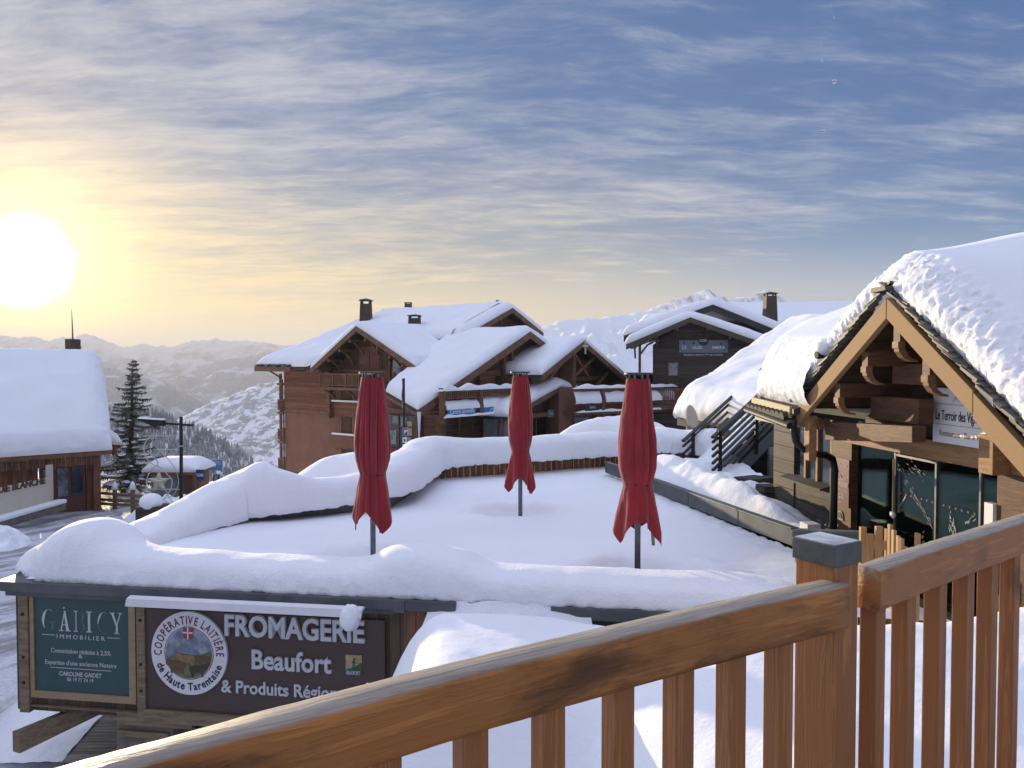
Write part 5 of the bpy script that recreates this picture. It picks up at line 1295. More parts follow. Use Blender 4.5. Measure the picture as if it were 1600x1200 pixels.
text('lettering', 'Résidence Hôtelière **** Spa & Beauté', M['white'], t, c0 + ex * -1.5 + V((0, 0, -.70)), ex, (0, 0, 1), .10, width=3.0, bold=.015)
m = MB(); m.disc(c0 + V((0, 0, .46)) + en * .02, ex, V((0, 0, 1)), .40, 30); m.tube([c0 + V((0, 0, .46)) - en * .04, c0 + V((0, 0, .46)) + en * .019], .40, 30); cr = obj('crest', m, M['blackboard'], t)
text('lettering', "L'CGH", M['white'], cr, c0 + V((0, 0, .38)) + en * .025 - ex * .28, ex, (0, 0, 1), .20, width=.56, bold=.012)
for x, z in ((-1.5, .32), (-.75, .27), (1.35, .20)): m = MB(); m.ball(c0 + ex * x + V((0, 0, z)) + en * .02, (.07, .03, .08), 8, 6); obj('ornament', m, M['blackboard'], t)
# ---------------------------------------------------------------- restaurant with the sunlit gable
RAng = math.atan2(.1, .995); RF = frame((4.36, 11.5, 0), RAng)
RT = thing('restaurant', 'timber restaurant with a thick snow load on its slate gable and green tinted glass front', 'restaurant', (4.36, 11.5, -.3), RAng)
def rb(): return MB(RF)
def rpart(name, m, mat, par=None, **k): return obj(name, m, M[mat] if isinstance(mat, str) else mat, par or RT, **k)
PKy, PKz = -2.2, 3.72
Lz = lambda y: PKz - (y - PKy) * .640       # top line of the far (left) slope, y > PKy
Rz = lambda y: PKz - (PKy - y) * .700       # near slope, y < PKy
FOOT, NEAR = .12, -5.6
# roof deck
m = rb(); m.slab([(.06, NEAR, Rz(NEAR)), (.06, PKy, PKz), (10, PKy, PKz), (10, NEAR, Rz(NEAR))], .10); m.slab([(.06, PKy, PKz), (.06, FOOT, Lz(FOOT)), (6, FOOT, Lz(FOOT)), (10, PKy, PKz)], .10)
rroof = rpart('roof', m, 'rest_plank')
# barge boards
def board(y0, z0, y1, z1, dep, x0, x1):
    return rb().hexa([(x0, y0, z0 - dep), (x0, y1, z1 - dep), (x1, y1, z1 - dep), (x1, y0, z0 - dep)], [(x0, y0, z0), (x0, y1, z1), (x1, y1, z1), (x1, y0, z0)])
rpart('barge_board', board(FOOT - .02, Lz(FOOT) - .1, PKy, PKz - .1, .25, -.06, .02), 'rest_fascia', rroof, bevel=.006)
JY = -3.72
rpart('barge_board', board(PKy - .003, PKz - .1, JY, Rz(JY) - .1, .25, -.055, .02), 'rest_fascia', rroof, bevel=.006)
rpart('barge_board', board(JY - .015, Rz(JY) - .12, NEAR, Rz(NEAR) - .12, .27, -.06, .02), 'rest_fascia', rroof, bevel=.006)
# slates, laid in courses, edges showing along the verge
def slates(y0, y1, zf, sgn, step=.085):
    m = rb(); n = int(abs(y1 - y0) / step); rnd = random.Random(5 + int(sgn))
    for k in range(n + 1):
        y = lerp(y0, y1, k / n); x = -.085 + rnd.uniform(-.03, .02)
        while x < .62:
            w = rnd.uniform(.16, .34); th = rnd.uniform(.018, .034); ln = .26
            z = zf(y) + .004 + rnd.uniform(0, .012); dy = ln * sgn
            sl = abs(zf(y + .1) - zf(y)) / .1
            a = V((x, y, z + .055)); j = lambda: rnd.uniform(-.012, .012)
            # each slate: upper end tucked under the next course
            up = y - dy * .55; zu = zf(up) + .01
            lo = y + dy * .45; zl = zf(lo) + .062
            m.hexa([(x, up, zu), (x + w - .008, up, zu), (x + w - .008 + j(), lo + j(), zl + j() * .5), (x + j(), lo + j(), zl + j() * .5)],
                   [(x, up, zu + th), (x + w - .008, up, zu + th), (x + w - .008 + j(), lo + j(), zl + th + j() * .5), (x + j(), lo + j(), zl + th + j() * .5)])
            x += w
    return m
rpart('slates', slates(PKy + .05, FOOT - .02, Lz, 1), 'slate_warm', rroof)
rpart('slates', slates(PKy - .05, NEAR, Rz, -1), 'slate_warm', rroof)
m = rb()
for k in range(6): x = -.17 + k * .14; m.hexa([(x, PKy - .16, PKz - .02), (x + .15, PKy - .16, PKz - .02), (x + .15, PKy + .16, PKz - .03), (x, PKy + .16, PKz - .03)], [(x, PKy - .14, PKz + .03), (x + .15, PKy - .14, PKz + .034), (x + .15, PKy + .14, PKz + .03), (x, PKy + .14, PKz + .03)])
rpart('ridge_slates', m, 'slate', rroof)
# snow on the gable roof
XS = .16                         # bare margin of slates along the verge
def rsurf(u, v):
    y = lerp(FOOT + .05, NEAR - .4, u); k = PKy
    z = Lz(y) if y > k else Rz(y)
    z -= .20 * math.exp(-((y - k) / .40) ** 2)
    mar = .07 + (-.05 * sstep(k - y, -.1, .5) if y < k + .1 else 0)
    return V((lerp(mar, 9.5, v), y, z + .05))
def rthick(u, v):
    y = lerp(FOOT + .05, NEAR - .4, u); x = v * 9.5
    t = .60 + .26 * sstep(x, .25, 2.2) + .05 * math.sin(y * 1.3)
    t *= .62 + .38 * sstep(FOOT + .3 - y, 0, 1.6)
    return t
m = rb(); blanket(m, rsurf, 6.6, 9.5, rthick, (.5, 0, .30, 0), 400, 150, .025, .6, .034, 13.0, .10)
rpart('roof_snow', m, 'snow_fine', rroof, smooth=True)
# main roof to the left of the gable with its loaded eave
ex0, ey0, ey1 = -.10, .16, 1.45
def msurf(u, v):
    x = lerp(ex0 + .08, 5.5, v); y = lerp(ey0 - .5, ey1 + 1.35 * min(1.5, x), u); return V((x, y, 2.18 + .05 * min(y, 1.5) + v * 5.4 * .36))
m = rb(); m.slab([(ex0 - .06, ey0 - .2, 2.14), (ex0 - .06, ey1, 2.22), (1.4, ey1 + 1.9, 2.76), (1.4, ey0 - .2, 2.66)], .10); mroof = rpart('roof', m, 'slate')
m = rb(); blanket(m, msurf, 3.0, 5.5, .80, (0, .9, .60, 0), 90, 120, .03, .8, .018, 9.0, .12); rpart('roof_snow', m, 'snow_fine', mroof, smooth=True)
m = rb(); m.hexa([(ex0 - .08, ey0 - .1, 2.0), (ex0 - .08, ey1, 2.08), (ex0 - .04, ey1, 2.08), (ex0 - .04, ey0 - .1, 2.0)], [(ex0 - .08, ey0 - .1, 2.17), (ex0 - .08, ey1, 2.25), (ex0 - .04, ey1, 2.25), (ex0 - .04, ey0 - .1, 2.17)]); rpart('eave_board', m, 'board_yellow', mroof)
m = rb()
for k in range(9): y = ey0 + k * .155; m.tube([(ex0 - .16, y, 2.005 + y * .048), (ex0 + .25, y + .02, 2.07 + y * .048)], .075, 8)
rpart('eave_slates', m, 'slate', mroof)
m = rb(); m.hexa([(ex0 - .02, ey0, 1.85), (.45, ey0, 1.85), (.45, ey1 + .6, 1.92), (ex0 - .02, ey1, 1.88)], [(ex0 - .02, ey0, 1.95), (.45, ey0, 1.95), (.45, ey1 + .6, 2.02), (ex0 - .02, ey1, 1.98)]); rpart('soffit', m, 'board_yellow', mroof)
m = rb(); m.tube([(ex0 - .17, ey0 - .3, 1.90), (ex0 - .17, ey1, 2.04)], .05, 10); rpart('gutter', m, 'black', mroof)
# snow guard log
m = rb(); m.tube([(-.12, -.62, 2.94), (.35, -.62, 2.98)], .055, 10); rpart('snow_guard', m, 'rest_grey', rroof)
m = rb(); m.ball((.02, -.64, 3.06), (.16, .15, .13), 16, 12, .2, 5); rpart('guard_snow', m, 'snow_crust', rroof, smooth=True)
# purlins with carved brackets
for y, ln in ((-.95, 3), (-1.62, 3), (-2.30, 3), (-2.86, 3), (-4.45, 3)):
    z = (Lz(y) if y > PKy else Rz(y)) - .42
    m = rb(); m.bb(.02, 1.2, y - .065, y + .065, z - .14, z + .05); pr = rpart('purlin', m, 'rest_wood')
    m = rb(); m.bb(.0, .09, y - .06, y + .06, z - .22, z - .142); m.prism([(.0, -.14), (.08, -.14), (.09, -.23), (.12, -.30), (.18, -.345), (.25, -.36), (.25, -.385), (.16, -.375), (.07, -.335), (.01, -.26)], (.01, 0, z), (1, 0, 0), (0, 0, 1), (0, 1, 0), y - .05, y + .05); rpart('bracket', m, 'rest_bracket', pr)
# gable wall, beams, lintel
m = rb(); m.prism([(-5.4, 1.83), (.10, 1.83), (.10, 2.0), (PKy, 3.25), (-5.4, 1.9)], (0, 0, 0), (0, 1, 0), (0, 0, 1), (1, 0, 0), 1.05, 1.2); rpart('gable_wall', m, 'rest_plank')
rpart('collar_beam', rb().bb(.50, .68, -2.33, -1.45, 2.56, 2.82), 'rest_wood', bevel=.006)
rpart('collar_beam', rb().bb(.56, .76, -1.93, -.85, 2.06, 2.38), 'rest_wood', bevel=.006)
m = rb(); m.hexa([(.30, -.10, 1.68), (.48, -.10, 1.68), (.48, -2.2, 1.86), (.30, -2.2, 1.86)], [(.30, -.10, 1.96), (.48, -.10, 1.96), (.48, -2.2, 2.06), (.30, -2.2, 2.06)]); rpart('tie_beam', m, 'rest_wood', bevel=.006)
rpart('lintel', rb().bb(.92, 1.12, -3.4, .55, 1.58, 1.83), 'rest_beam', bevel=.006)
rpart('lintel_end', rb().bb(.70, 1.10, -3.05, -2.82, 1.58, 2.02), 'rest_beam', bevel=.006)
rpart('hanging_post', rb().bb(.02, .14, -.17, -.03, 1.38, 2.05), 'rest_beam', bevel=.006)
for x in (.20, .27, .34): rpart('peg', rb().bb(x, x + .03, -.02, .02, 1.83, 2.0), 'rest_beam')
# glass front
for y0, y1 in ((.38, -.60), (-.64, -1.50), (-1.55, -2.33), (-2.38, -2.85)):
    w = rpart('glass_pane', rb().bb(1.10, 1.115, y1, y0, -.30, 1.58), 'door_glass')
for y in (-.62, -1.525, -2.355): rpart('glazing_bar', rb().bb(1.08, 1.13, y - .016, y + .016, -.3, 1.58), 'steel')
m = rb(); m.tube([(1.04, -.66, .66), (1.04, -.66, 1.46)], .016, 8); h_ = rpart('door_handle', m, 'gold'); m = rb(); m.tube([(1.02, -.66, .655), (1.05, -.66, .665)], .05, 12); m.ball((1.03, -.66, .66), (.03, .05, .035), 12, 8); rpart('handle_foot', m, 'white', h_)
rpart('closer_rail', rb().bb(1.085, 1.135, -1.50, -.64, 1.50, 1.53), 'steel')
m = rb()
for k in range(14): m.disc((1.098, -.75 - k * .115, .98), (0, 1, 0), (0, 0, 1), .016, 10)
rpart('glass_marker', m, 'redsign', kind='stuff')
def scratches():                 # frost and scrape marks on the panes
    m = rb(); rnd = random.Random(11)
    def streak(y0, z0, y1, z1, n, sp, w):
        for k in range(n):
            t = rnd.random(); y = lerp(y0, y1, t) + rnd.gauss(0, sp); z = lerp(z0, z1, t) + rnd.gauss(0, sp); l = rnd.uniform(.01, .07); a = math.atan2(z1 - z0, y1 - y0) + rnd.uniform(-.25, .25)
            dy, dz = math.cos(a) * l, math.sin(a) * l; ny, nz = -math.sin(a) * w, math.cos(a) * w
            m.add([(1.092, y, z), (1.092, y + dy, z + dz), (1.092, y + dy + ny, z + dz + nz), (1.092, y + ny, z + nz)], [[0, 1, 2, 3]])
    streak(-.68, 1.36, -1.45, .66, 60, .02, .004); streak(-.72, .78, -.86, .95, 14, .008, .005); streak(-.9, 1.45, -1.3, 1.30, 26, .05, .004); streak(-1.85, .9, -1.9, .62, 26, .035, .008); streak(-2.1, .8, -2.22, .95, 12, .02, .006); streak(-1.1, .35, -1.2, .5, 14, .04, .004)
    return m
rpart('frost_mark', scratches(), 'frost', kind='stuff')
# the room behind the glass
m = rb(); m.bb(4.2, 4.3, -4, 2, -.3, 2.2); m.bb(1.2, 4.2, -4, 2, -.42, -.32); m.bb(1.2, 4.2, .45, .55, -.3, 1.9); m.bb(1.2, 4.3, -4, 2, 1.95, 2.05); rpart('room_wall', m, 'interior')
for k, (x, y) in enumerate(((2.2, -.5), (2.8, -1.4), (2.3, -2.4), (3.4, -.4))):
    m = rb(); m.tube([(x, y, -.3), (x, y, .44)], .035, 8); m.tube([(x, y, .44), (x, y, .48)], .34, 18); rpart('room_table', m, 'rest_wood')
m = rb(); m.bb(3.6, 4.1, -3, -.6, -.3, .75); m.bb(3.5, 4.15, -3.05, -.55, .75, .80); rpart('bar_counter', m, 'rest_wood')
# left part: board with the direction plate, side windows
m = rb(); m.bb(1.02, 1.16, .42, 1.02, -.3, 1.72); col_ = rpart('wall_column', m, 'rest_wood', bevel=.005)
m = rb(); m.bb(1.06, 1.2, 1.1, 2.4, -.4, .72); rpart('wall', m, 'rest_grey')
m = rb(); m.bb(1.04, 1.22, 2.4, 3.25, -.4, 2.2); m.bb(1.22, 6, 3.1, 3.25, -.4, 2.6); rpart('wall', m, 'c_wall')  # dark cladding chosen so its colour supplies the shade on this sunward wall
m = rb(); m.hexa([(.86, 1.1, .70), (.86, 2.6, .70), (1.1, 2.6, .76), (1.1, 1.1, .76)], [(.86, 1.1, .73), (.86, 2.6, .73), (1.1, 2.6, .80), (1.1, 1.1, .80)]); rpart('window_sill', m, 'rest_grey')
for y0, y1 in ((1.14, 1.55), (1.62, 1.98), (2.04, 2.38)):
    w = rpart('window', rb().bb(1.10, 1.12, y0, y1, .80, 1.85), 'glass'); m = rb(); m.bb(1.05, 1.1, y0 - .06, y0, .78, 1.88); rpart('window_post', m, 'rest_beam', w)
rpart('floor', rb().bb(.2, 4.3, -5, 5, -.62, -.43), 'deck')
# black downpipe with its swan neck
m = rb(); m.tube([(-.15, -.02, 1.98), (-.15, -.02, 1.80), (-.12, -.02, 1.66), (.0, -.02, 1.54), (.20, .02, 1.46), (.42, .10, 1.43), (.58, .2, 1.36), (.64, .24, 1.2), (.64, .25, .8), (.64, .25, -.4)], [.048] * 4 + [.05, .055, .058, .058, .058, .058], 12); rpart('downpipe', m, 'black', smooth=True)
m = rb(); m.bb(.40, .62, .60, .86, -.3, .26); wh = rpart('wall_box', m, 'white')
m = rb(); m.bb(.86, .94, -2.86, -2.72, .2, 1.22); rpart('door_leaf', m, 'white'); m = rb(); m.bb(.9, 1.1, -3.3, -2.87, -.3, 1.58); rpart('wall_column', m, 'rest_wood')
m = rb(); m.beam((.84, -2.86, 2.08), (.74, -3.02, 2.05), .06, .05); m.beam((.84, -2.93, 2.05), (.84, -2.93, 1.86), .035, .035); rpart('flood_lamp', m, 'white')
# chimney showing at the picture's right edge
m = rb(); m.bb(4.6, 5.3, -3.7, -3.05, 3.2, 5.05); c_ = rpart('chimney', m, 'slate'); m = rb(); m.ball((4.95, -3.38, 5.1), (.55, .5, .42), 20, 14); rpart('cap_snow', m, 'snow', c_, smooth=True)
# restaurant name board
SB = thing('restaurant_sign', 'white restaurant name board with dark lettering under the sunlit gable', 'sign', RF(V((.90, -2.1, 1.84))), RAng)
m = rb(); m.bb(.865, .895, -2.825, -1.765, 1.83, 2.52); obj('panel', m, M['white'], SB, bevel=.004)
sx, sz, sn = RF(V((0, -1, 0))) - RF(V((0, 0, 0))), V((0, 0, 1)), RF(V((-1, 0, 0))) - RF(V((0, 0, 0)))
so = lambda y, z: RF(V((.863, y, z)))
text('lettering', 'Le Terroir des Vignobles', M['ink'], SB, so(-1.825, 2.12), sx, sz, .125, width=.94, bold=.008, ext=.003)
text('lettering', 'Restaurant - Bar à Vins', M['gold'], SB, so(-1.905, 1.92), sx, sz, .075, width=.80, ext=.003)
for z in (2.06, 2.315): m = rb(); m.bb(.860, .864, -2.785, -1.825, z, z + .006); obj('rule', m, M['letter_grey'], SB)
m = rb()
for y0, z0, y1, z1 in ((-1.98, 2.35, -2.03, 2.42), (-2.03, 2.42, -2.06, 2.37), (-2.10, 2.36, -2.15, 2.45), (-2.24, 2.38, -2.20, 2.45), (-2.3, 2.38, -2.33, 2.42)): m.beam((.862, y0 - .165, z0), (.862, y1 - .165, z1), .004, .006, up=(1, 0, 0))
obj('emblem', m, M['letter_grey'], SB)
# maroon direction plate
DP = thing('direction_plate', 'maroon plate listing restaurants with small white words, on the column beside the glass door', 'sign', RF(V((1.0, .72, .55))), RAng)
m = rb(); m.bb(.99, 1.005, .44, 1.00, .54, 1.30); obj('panel', m, M['redsign'], DP)
def dtext(s, y, z, h, w, mt='letter'): text('lettering', s, M[mt], DP, RF(V((.986, y, z))), sx, sz, h, width=w, ext=.002)
dtext('RESTAURANT Le Terroir', .97, 1.18, .045, .48); dtext('RESTAURANTS', .90, .94, .05, .38); 
m = rb(); m.bb(.984, .99, .45, .99, .855, .925); obj('stripe', m, M['logo_red'], DP)
text('lettering', 'Le Terroir des Vignobles', M['letter'], DP, RF(V((.981, .97, .87))), sx, sz, .035, width=.50, ext=.002); dtext('Le Petit Savoyard - Raclette', .97, .79, .035, .5)
dtext('Bar Le Pub', .83, .71, .045, .25); dtext('Hébergement', .86, .66, .04, .30)
m = rb()
for k in range(4): m.beam((.985, .84 - k * .045, 1.12 - k * .03), (.985, .795 - k * .045, 1.12 - k * .03), .004, .008, up=(1, 0, 0)); m.beam((.985, .795 - k * .045, 1.12 - k * .03), (.985, .795 - k * .045, 1.09 - k * .03), .004, .008, up=(1, 0, 0))
m.beam((.985, .72, 1.06), (.985, .58, 1.05), .004, .008, up=(1, 0, 0)); m.beam((.985, .78, .59), (.985, .66, .60), .004, .008, up=(1, 0, 0)); obj('arrow', m, M['letter'], DP)
m = rb(); m.prism([(math.cos(R(a)) * .09, math.sin(R(a)) * .09) for a in range(0, 181, 15)] + [(-.09, -.06), (.09, -.06)], (1.012, .72, .36), (0, -1, 0), (0, 0, 1), (-1, 0, 0), 0, .008); pe = obj('roundel', m, M['greypanel'], DP)
m = rb(); m.prism([(math.cos(R(a)) * .065, math.sin(R(a)) * .065) for a in range(0, 181, 20)] + [(-.065, -.035), (.065, -.035)], (1.002, .72, .36), (0, -1, 0), (0, 0, 1), (-1, 0, 0), 0, .006); obj('roundel_field', m, M['rest_wood'], pe)

# planter fence of pine planks outside the door
PFn = thing('planter_fence', 'low fence of yellow pine planks of uneven height outside the restaurant door', 'fence', P(1390, 850, 9.2) + V((0, 0, -1.2)))
for px, wpx, top, Y in ((1350, 9, 824, 9.3), (1361, 10, 835, 9.25), (1375, 10, 823, 9.2), (1387, 3.5, 827, 9.2), (1393, 5, 820, 8.9), (1399, 5, 829, 8.75), (1406, 4, 838, 8.6), (1411, 5, 842, 8.4), (1436, 5.5, 834, 8.2)):
    a = P(px, top, Y); w = wpx / F * Y; m = MB(); m.bb(a.x - w / 2, a.x + w / 2, a.y, a.y + .06, -.4, a.z); obj('plank', m, M['plank'], PFn, bevel=.004)
m = MB(); a, b, c = P(1345, 850, 9.35), P(1388, 852, 9.2), P(1415, 862, 8.4); m.beam(a, b, .05, .10); m.beam(b, c, .05, .10); obj('fence_rail', m, M['plank'], PFn)
# small pot of frosted plants by the column
PO = thing('plant_pot', 'small pot of frosted plants at the foot of the column', 'plant', RF(V((.75, .62, -.3))))
c = RF(V((.75, .62, 0))); m = MB(); m.tube([c + V((0, 0, -.3)), c + V((0, 0, .08))], [.13, .16], 14); obj('pot', m, M['black'], PO)
m = MB(); rnd = random.Random(2)
for k in range(60):
    a, r, z = rnd.random() * 6.28, rnd.random() * .16, .08 + rnd.random() * .2; p = c + V((math.cos(a) * r, math.sin(a) * r, z)); d = V((rnd.uniform(-1, 1), rnd.uniform(-1, 1), rnd.uniform(-.2, 1))) * .05
    m.add([p, p + d, p + V((d.y, -d.x, d.z)) * .6], [[0, 1, 2]])
obj('foliage', m, M['frost'], PO)

# ---------------------------------------------------------------- outside stair under snow
ST = thing('outdoor_stair', 'snow filled outdoor stair between two black slatted railings', 'stair', (4.6, 17.2, 0))
s0, s1 = V((4.55, 17.4, .15)), V((9.9, 23.4, 3.75)); s0b, s1b = V((4.05, 20.0, .30)), V((8.2, 24.4, 2.95))
f0, f1 = P(1067, 741, 19.6), P(1186, 625, 23.2)
def stair_rail(name, a, b, hgt, n, posts):
    m = MB()
    for k in range(n):
        dz = V((0, 0, hgt * (k + .3) / n)); m.beam(a + dz, b + dz, .05, .055)
    m.beam(a + V((0, 0, hgt)), b + V((0, 0, hgt)), .09, .05)
    o = obj(name, m, M['black'], ST)
    for t in posts:
        p = lerp(a, b, t); m = MB(); m.box(p + V((.05, -.02, hgt / 2 - .1)), (.08, .06, hgt + .3)); obj('rail_post', m, M['black'], o)
    return o
a0, a1 = P(1113, 757, 17.4), P(1240, 628, 20.6)
ext = a0 + (a1 - a0) * 1.75
stair_rail('railing', a0 + V((0, 0, -.05)), ext + V((0, 0, -.05)), 1.12, 7, (.03, .27, .5, .75, .99))
m = MB(); m.beam(a0 + V((0, 0, -.30)), ext + V((0, 0, -.30)), .08, .34); obj('stringer', m, M['black'], ST)
fe = f0 + (f1 - f0) * 1.5
stair_rail('railing', f0 + V((0, 0, -.1)), fe + V((0, 0, -.1)), .95, 5, (.06, .45, .9))
def stair_snow(i, j):
    u, v = i / 59, j / 19; a = lerp(a0 + V((-.5, -.3, -.1)), ext, u); b = lerp(f0 + V((-.1, 0, -.2)), fe, u); p = lerp(a, b, v)
    return p + V((0, 0, .10 + .20 * math.sin(math.pi * v) ** .7 + .05 * fbm(p, 1.1) - .25 * (1 - sstep(u, 0, .12))))
m = MB(); m.grid(stair_snow, 60, 20); obj('stair_snow', m, M['snow'], ST, smooth=True)
m = MB(); m.slab([ext + V((0, 0, -.05)), ext + V((1.2, 2.2, -.05)), fe + V((1.2, 2.2, .3)), fe + V((0, 0, .3))], .2)
for k in range(5): m.beam(P(1247, 545 - k * 7, 25.2), P(1312, 548 - k * 6, 23.2), .06, .10)
for px in (1248, 1309): m.beam(P(px, 572, 25 if px < 1300 else 23.3), P(px, 516, 25 if px < 1300 else 23.3), .1, .1)
obj('landing', m, M['black'], ST)
# bank at the stair foot and along the capping
def foot_bank():
    mb = MB()
    q = quad(V((2.9, 17.2, .26)), V((4.75, 11.9, .12)), V((5.4, 13.6, .02)), V((5.6, 20.2, .45)))
    def fn(i, j):
        u, v = i / 79, j / 39; p = q(u, v); e = min(1, v * 5) ** .6 * min(1, (1 - u) * 6) ** .5
        h = (.30 * math.exp(-((v - .18) / .2) ** 2) + .12) * e * (1 - .55 * sstep(u, .5, 1))
        return p + V((0, 0, h + (.10 * fbm(p, 1.6) + .03 * fbm(p, 6)) * e - .02))
    mb.grid(fn, 80, 40); return mb
tag(obj('snow_bank', foot_bank(), M['snow_crust'], smooth=True), kind='structure')
def back_bank():
    q = quad(V((2.6, 19.2, .1)), V((5.6, 18.0, .0)), V((7.5, 24, .1)), V((2.9, 24, .0)))
    mb = MB(); mb.grid(lambda i, j: q(i / 39, j / 39) + V((0, 0, .12 * fbm(q(i / 39, j / 39), .7))), 40, 40); return mb
tag(obj('snow_bank', back_bank(), M['snow'], smooth=True), kind='structure')
tag(obj('yard', MB().bb(2.9, 12, 11.2, 30, -.75, -.5), M['deck']), kind='structure')
# crates under the stair
def crate(label, c, sz, rz):
    t = thing('crate', label, 'crate', c, rz, 'crates under the stair'); c = V(c); m_ = Matrix.Rotation(rz, 3, 'Z'); T = lambda p: c + m_ @ p
    w, d, h = sz; n = 8
    for s in (-1, 1):
        m = MB(T)
        for k in range(n): m.bb(-w / 2, w / 2, s * d / 2 - .012, s * d / 2 + .012, h * k / n + .006, h * (k + .86) / n)
        obj('slatted_side', m, M['rest_grey'], t)
        m = MB(T)
        for k in range(n): m.bb(s * w / 2 - .012, s * w / 2 + .012, -d / 2, d / 2, h * k / n + .006, h * (k + .86) / n)
        obj('slatted_side', m, M['rest_grey'], t)
    m = MB(T); m.bb(-w / 2, w / 2, -d / 2, d / 2, h - .02, h + .01); obj('lid', m, M['rest_grey'], t)
    return t
c1 = P(1205, 812, 15.0); crate('grey slatted crate standing upright below the outdoor stair', (c1.x, c1.y, -.5), (.46, .4, .92), .1)
c2 = P(1178, 790, 16.5); crate('dark crate tipped in the shade under the stair, left of the grey slatted crate', (c2.x, c2.y, -.4), (.8, .5, .75), .5)

# ---------------------------------------------------------------- low building with the sloping snow roof beside the stair
D0, D1, D2, D3 = P(1058, 652, 24.5), P(1192, 672, 20.3), P(1335, 516, 28), P(1234, 516, 33)
DT = thing('store_building', 'low dark boarded store beside the stair under a long sloping snow roof', 'store', (7, 24, 0))
m = MB(); m.slab([D0, D1, D2, D3], .25); dr_ = obj('roof', m, M['rest_grey'], DT)
m = MB(); blanket(m, quad(D0, D1, D2, D3), 6.0, 14.0, lambda u, v: .85 - .25 * u * 0 - .2 * v, (1.1, 0, .8, .5), 60, 80, .10, .5, .03, 3.5, .14); obj('roof_snow', m, M['snow'], dr_, smooth=True)
m = MB(); i0, i1 = lerp(D0, D3, .06) + V((.25, 0, 0)), lerp(D1, D2, .04)
for a, b in ((i0, i1), (i0, i0 + V((2.5, 7, 0)))): m.hexa([V((a.x, a.y, -.6)), V((b.x, b.y, -.6)), V((b.x + .1, b.y + .15, -.6)), V((a.x + .1, a.y + .15, -.6))], [V((a.x, a.y, D0.z - .2)), V((b.x, b.y, D1.z - .2)), V((b.x + .1, b.y + .15, D1.z - .2)), V((a.x + .1, a.y + .15, D0.z - .2))])
obj('wall', m, M['rest_grey'], DT)
# boarded enclosure with round vent, dish behind it
BX = thing('boarded_enclosure', 'brown board enclosure with a round white vent beside the stair', 'enclosure', (5.2, 21.3, 0))
e0_, e1_ = P(1073, 705, 21.0), P(1152, 705, 19.8); top = P(1073, 667, 21.0).z
m = MB(); m.hexa([V((e0_.x, e0_.y, 0)), V((e1_.x, e1_.y, 0)), V((e1_.x, e1_.y + .1, 0)), V((e0_.x, e0_.y + .1, 0))], [V((e0_.x, e0_.y, top)), V((e1_.x, e1_.y, top)), V((e1_.x, e1_.y + .1, top)), V((e0_.x, e0_.y + .1, top))])
m.hexa([V((e0_.x, e0_.y, 0)), V((e0_.x + .1, e0_.y, 0)), V((e0_.x + .7, e0_.y + 2.5, 0)), V((e0_.x + .6, e0_.y + 2.5, 0))], [V((e0_.x, e0_.y, top)), V((e0_.x + .1, e0_.y, top)), V((e0_.x + .7, e0_.y + 2.5, top)), V((e0_.x + .6, e0_.y + 2.5, top))]); obj('boards', m, wood('enclosure_boards', (.10, .075, .052), (.19, .15, .105), (1, 1, 9), 1.3, ('Z', .11), .7), BX)
for px in (1089, 1106, 1120):
    a = P(px, 668, 20.8 - (px - 1073) * .014); m = MB(); m.bb(a.x - .03, a.x + .03, a.y - .05, a.y - .005, .0, top); obj('batten', m, M['timber_old'], BX)
a = P(1090, 686, 20.66); m = MB(); m.tube([a + V((0, .02, 0)), a + V((0, -.06, 0))], .105, 20); obj('vent', m, M['frost'], BX)
DD = thing('satellite_dish', 'cream satellite dish standing behind the board enclosure', 'dish', P(1082, 680, 21.6))
c = P(1082.5, 655.5, 21.6); m = MB()
def dish(i, j):
    r = i / 7; a = 2 * math.pi * j / 28; ax = V((.75, -.62, .22)).normalized(); e1 = V((0, 0, 1)).cross(ax).normalized(); e2 = ax.cross(e1)
    return c + e1 * (math.cos(a) * r * .33) + e2 * (math.sin(a) * r * .42) + ax * (.07 * r * r - .07)
m.grid(dish, 8, 28, cv=True); d_o = obj('reflector', m, M['cream'], DD, smooth=True); s_ = d_o.modifiers.new('rim', 'SOLIDIFY'); s_.thickness = .02
m = MB(); m.tube([c + V((-.05, .05, -.1)), c + V((-.05, .06, -1.0))], .03, 8); obj('mast', m, M['steel'], DD)

# ---------------------------------------------------------------- shop on the left
SA = math.atan2(.66, .75); SO = V((-21.2, 39, 0)); SF = frame(SO, SA)      # local x runs back along the front towards the right corner at 0
LS = thing('snowy_shop', 'timber shop at the left under a deep slab of roof snow', 'shop', (-21.2, 39, -4.7), SA)
def sb(): return MB(SF)
def spart(n, m, mat, par=None, **k): return obj(n, m, M[mat], par or LS, **k)
m = sb(); m.bb(-14, -2.55, .0, 9, -4.9, -1.7); m.bb(-.45, 0, .0, 9, -4.9, -1.7); m.bb(-2.55, -.45, .0, 9, -2.2, -1.7); spart('wall', m, 'shop_wood')
m = sb(); m.bb(-14, .1, -.55, -.4, -2.3, -1.62); spart('fascia', m, 'shop_wood')
m = sb(); m.bb(-.18, .14, -.3, .0, -4.9, -1.7); spart('corner_post', m, 'shop_trim')
d = spart('door', sb().bb(-2.5, -.5, .02, .12, -4.75, -2.2), 'shop_door')
for x0, x1 in ((-2.35, -1.95), (-1.72, -1.28)): spart('pane', sb().bb(x0, x1, -.03, .018, -3.85, -2.45), 'glass_pale', d)
spart('pane', sb().bb(-1.12, -.62, -.03, .018, -3.85, -2.45), 'glass', d)
m = sb(); m.slab([(-16, -1.1, -1.6), (.5, -1.1, -1.6), (1.4, 5.2, 2.7), (-16, 5.2, 2.7)], .2); sr = spart('roof', m, 'shop_trim')
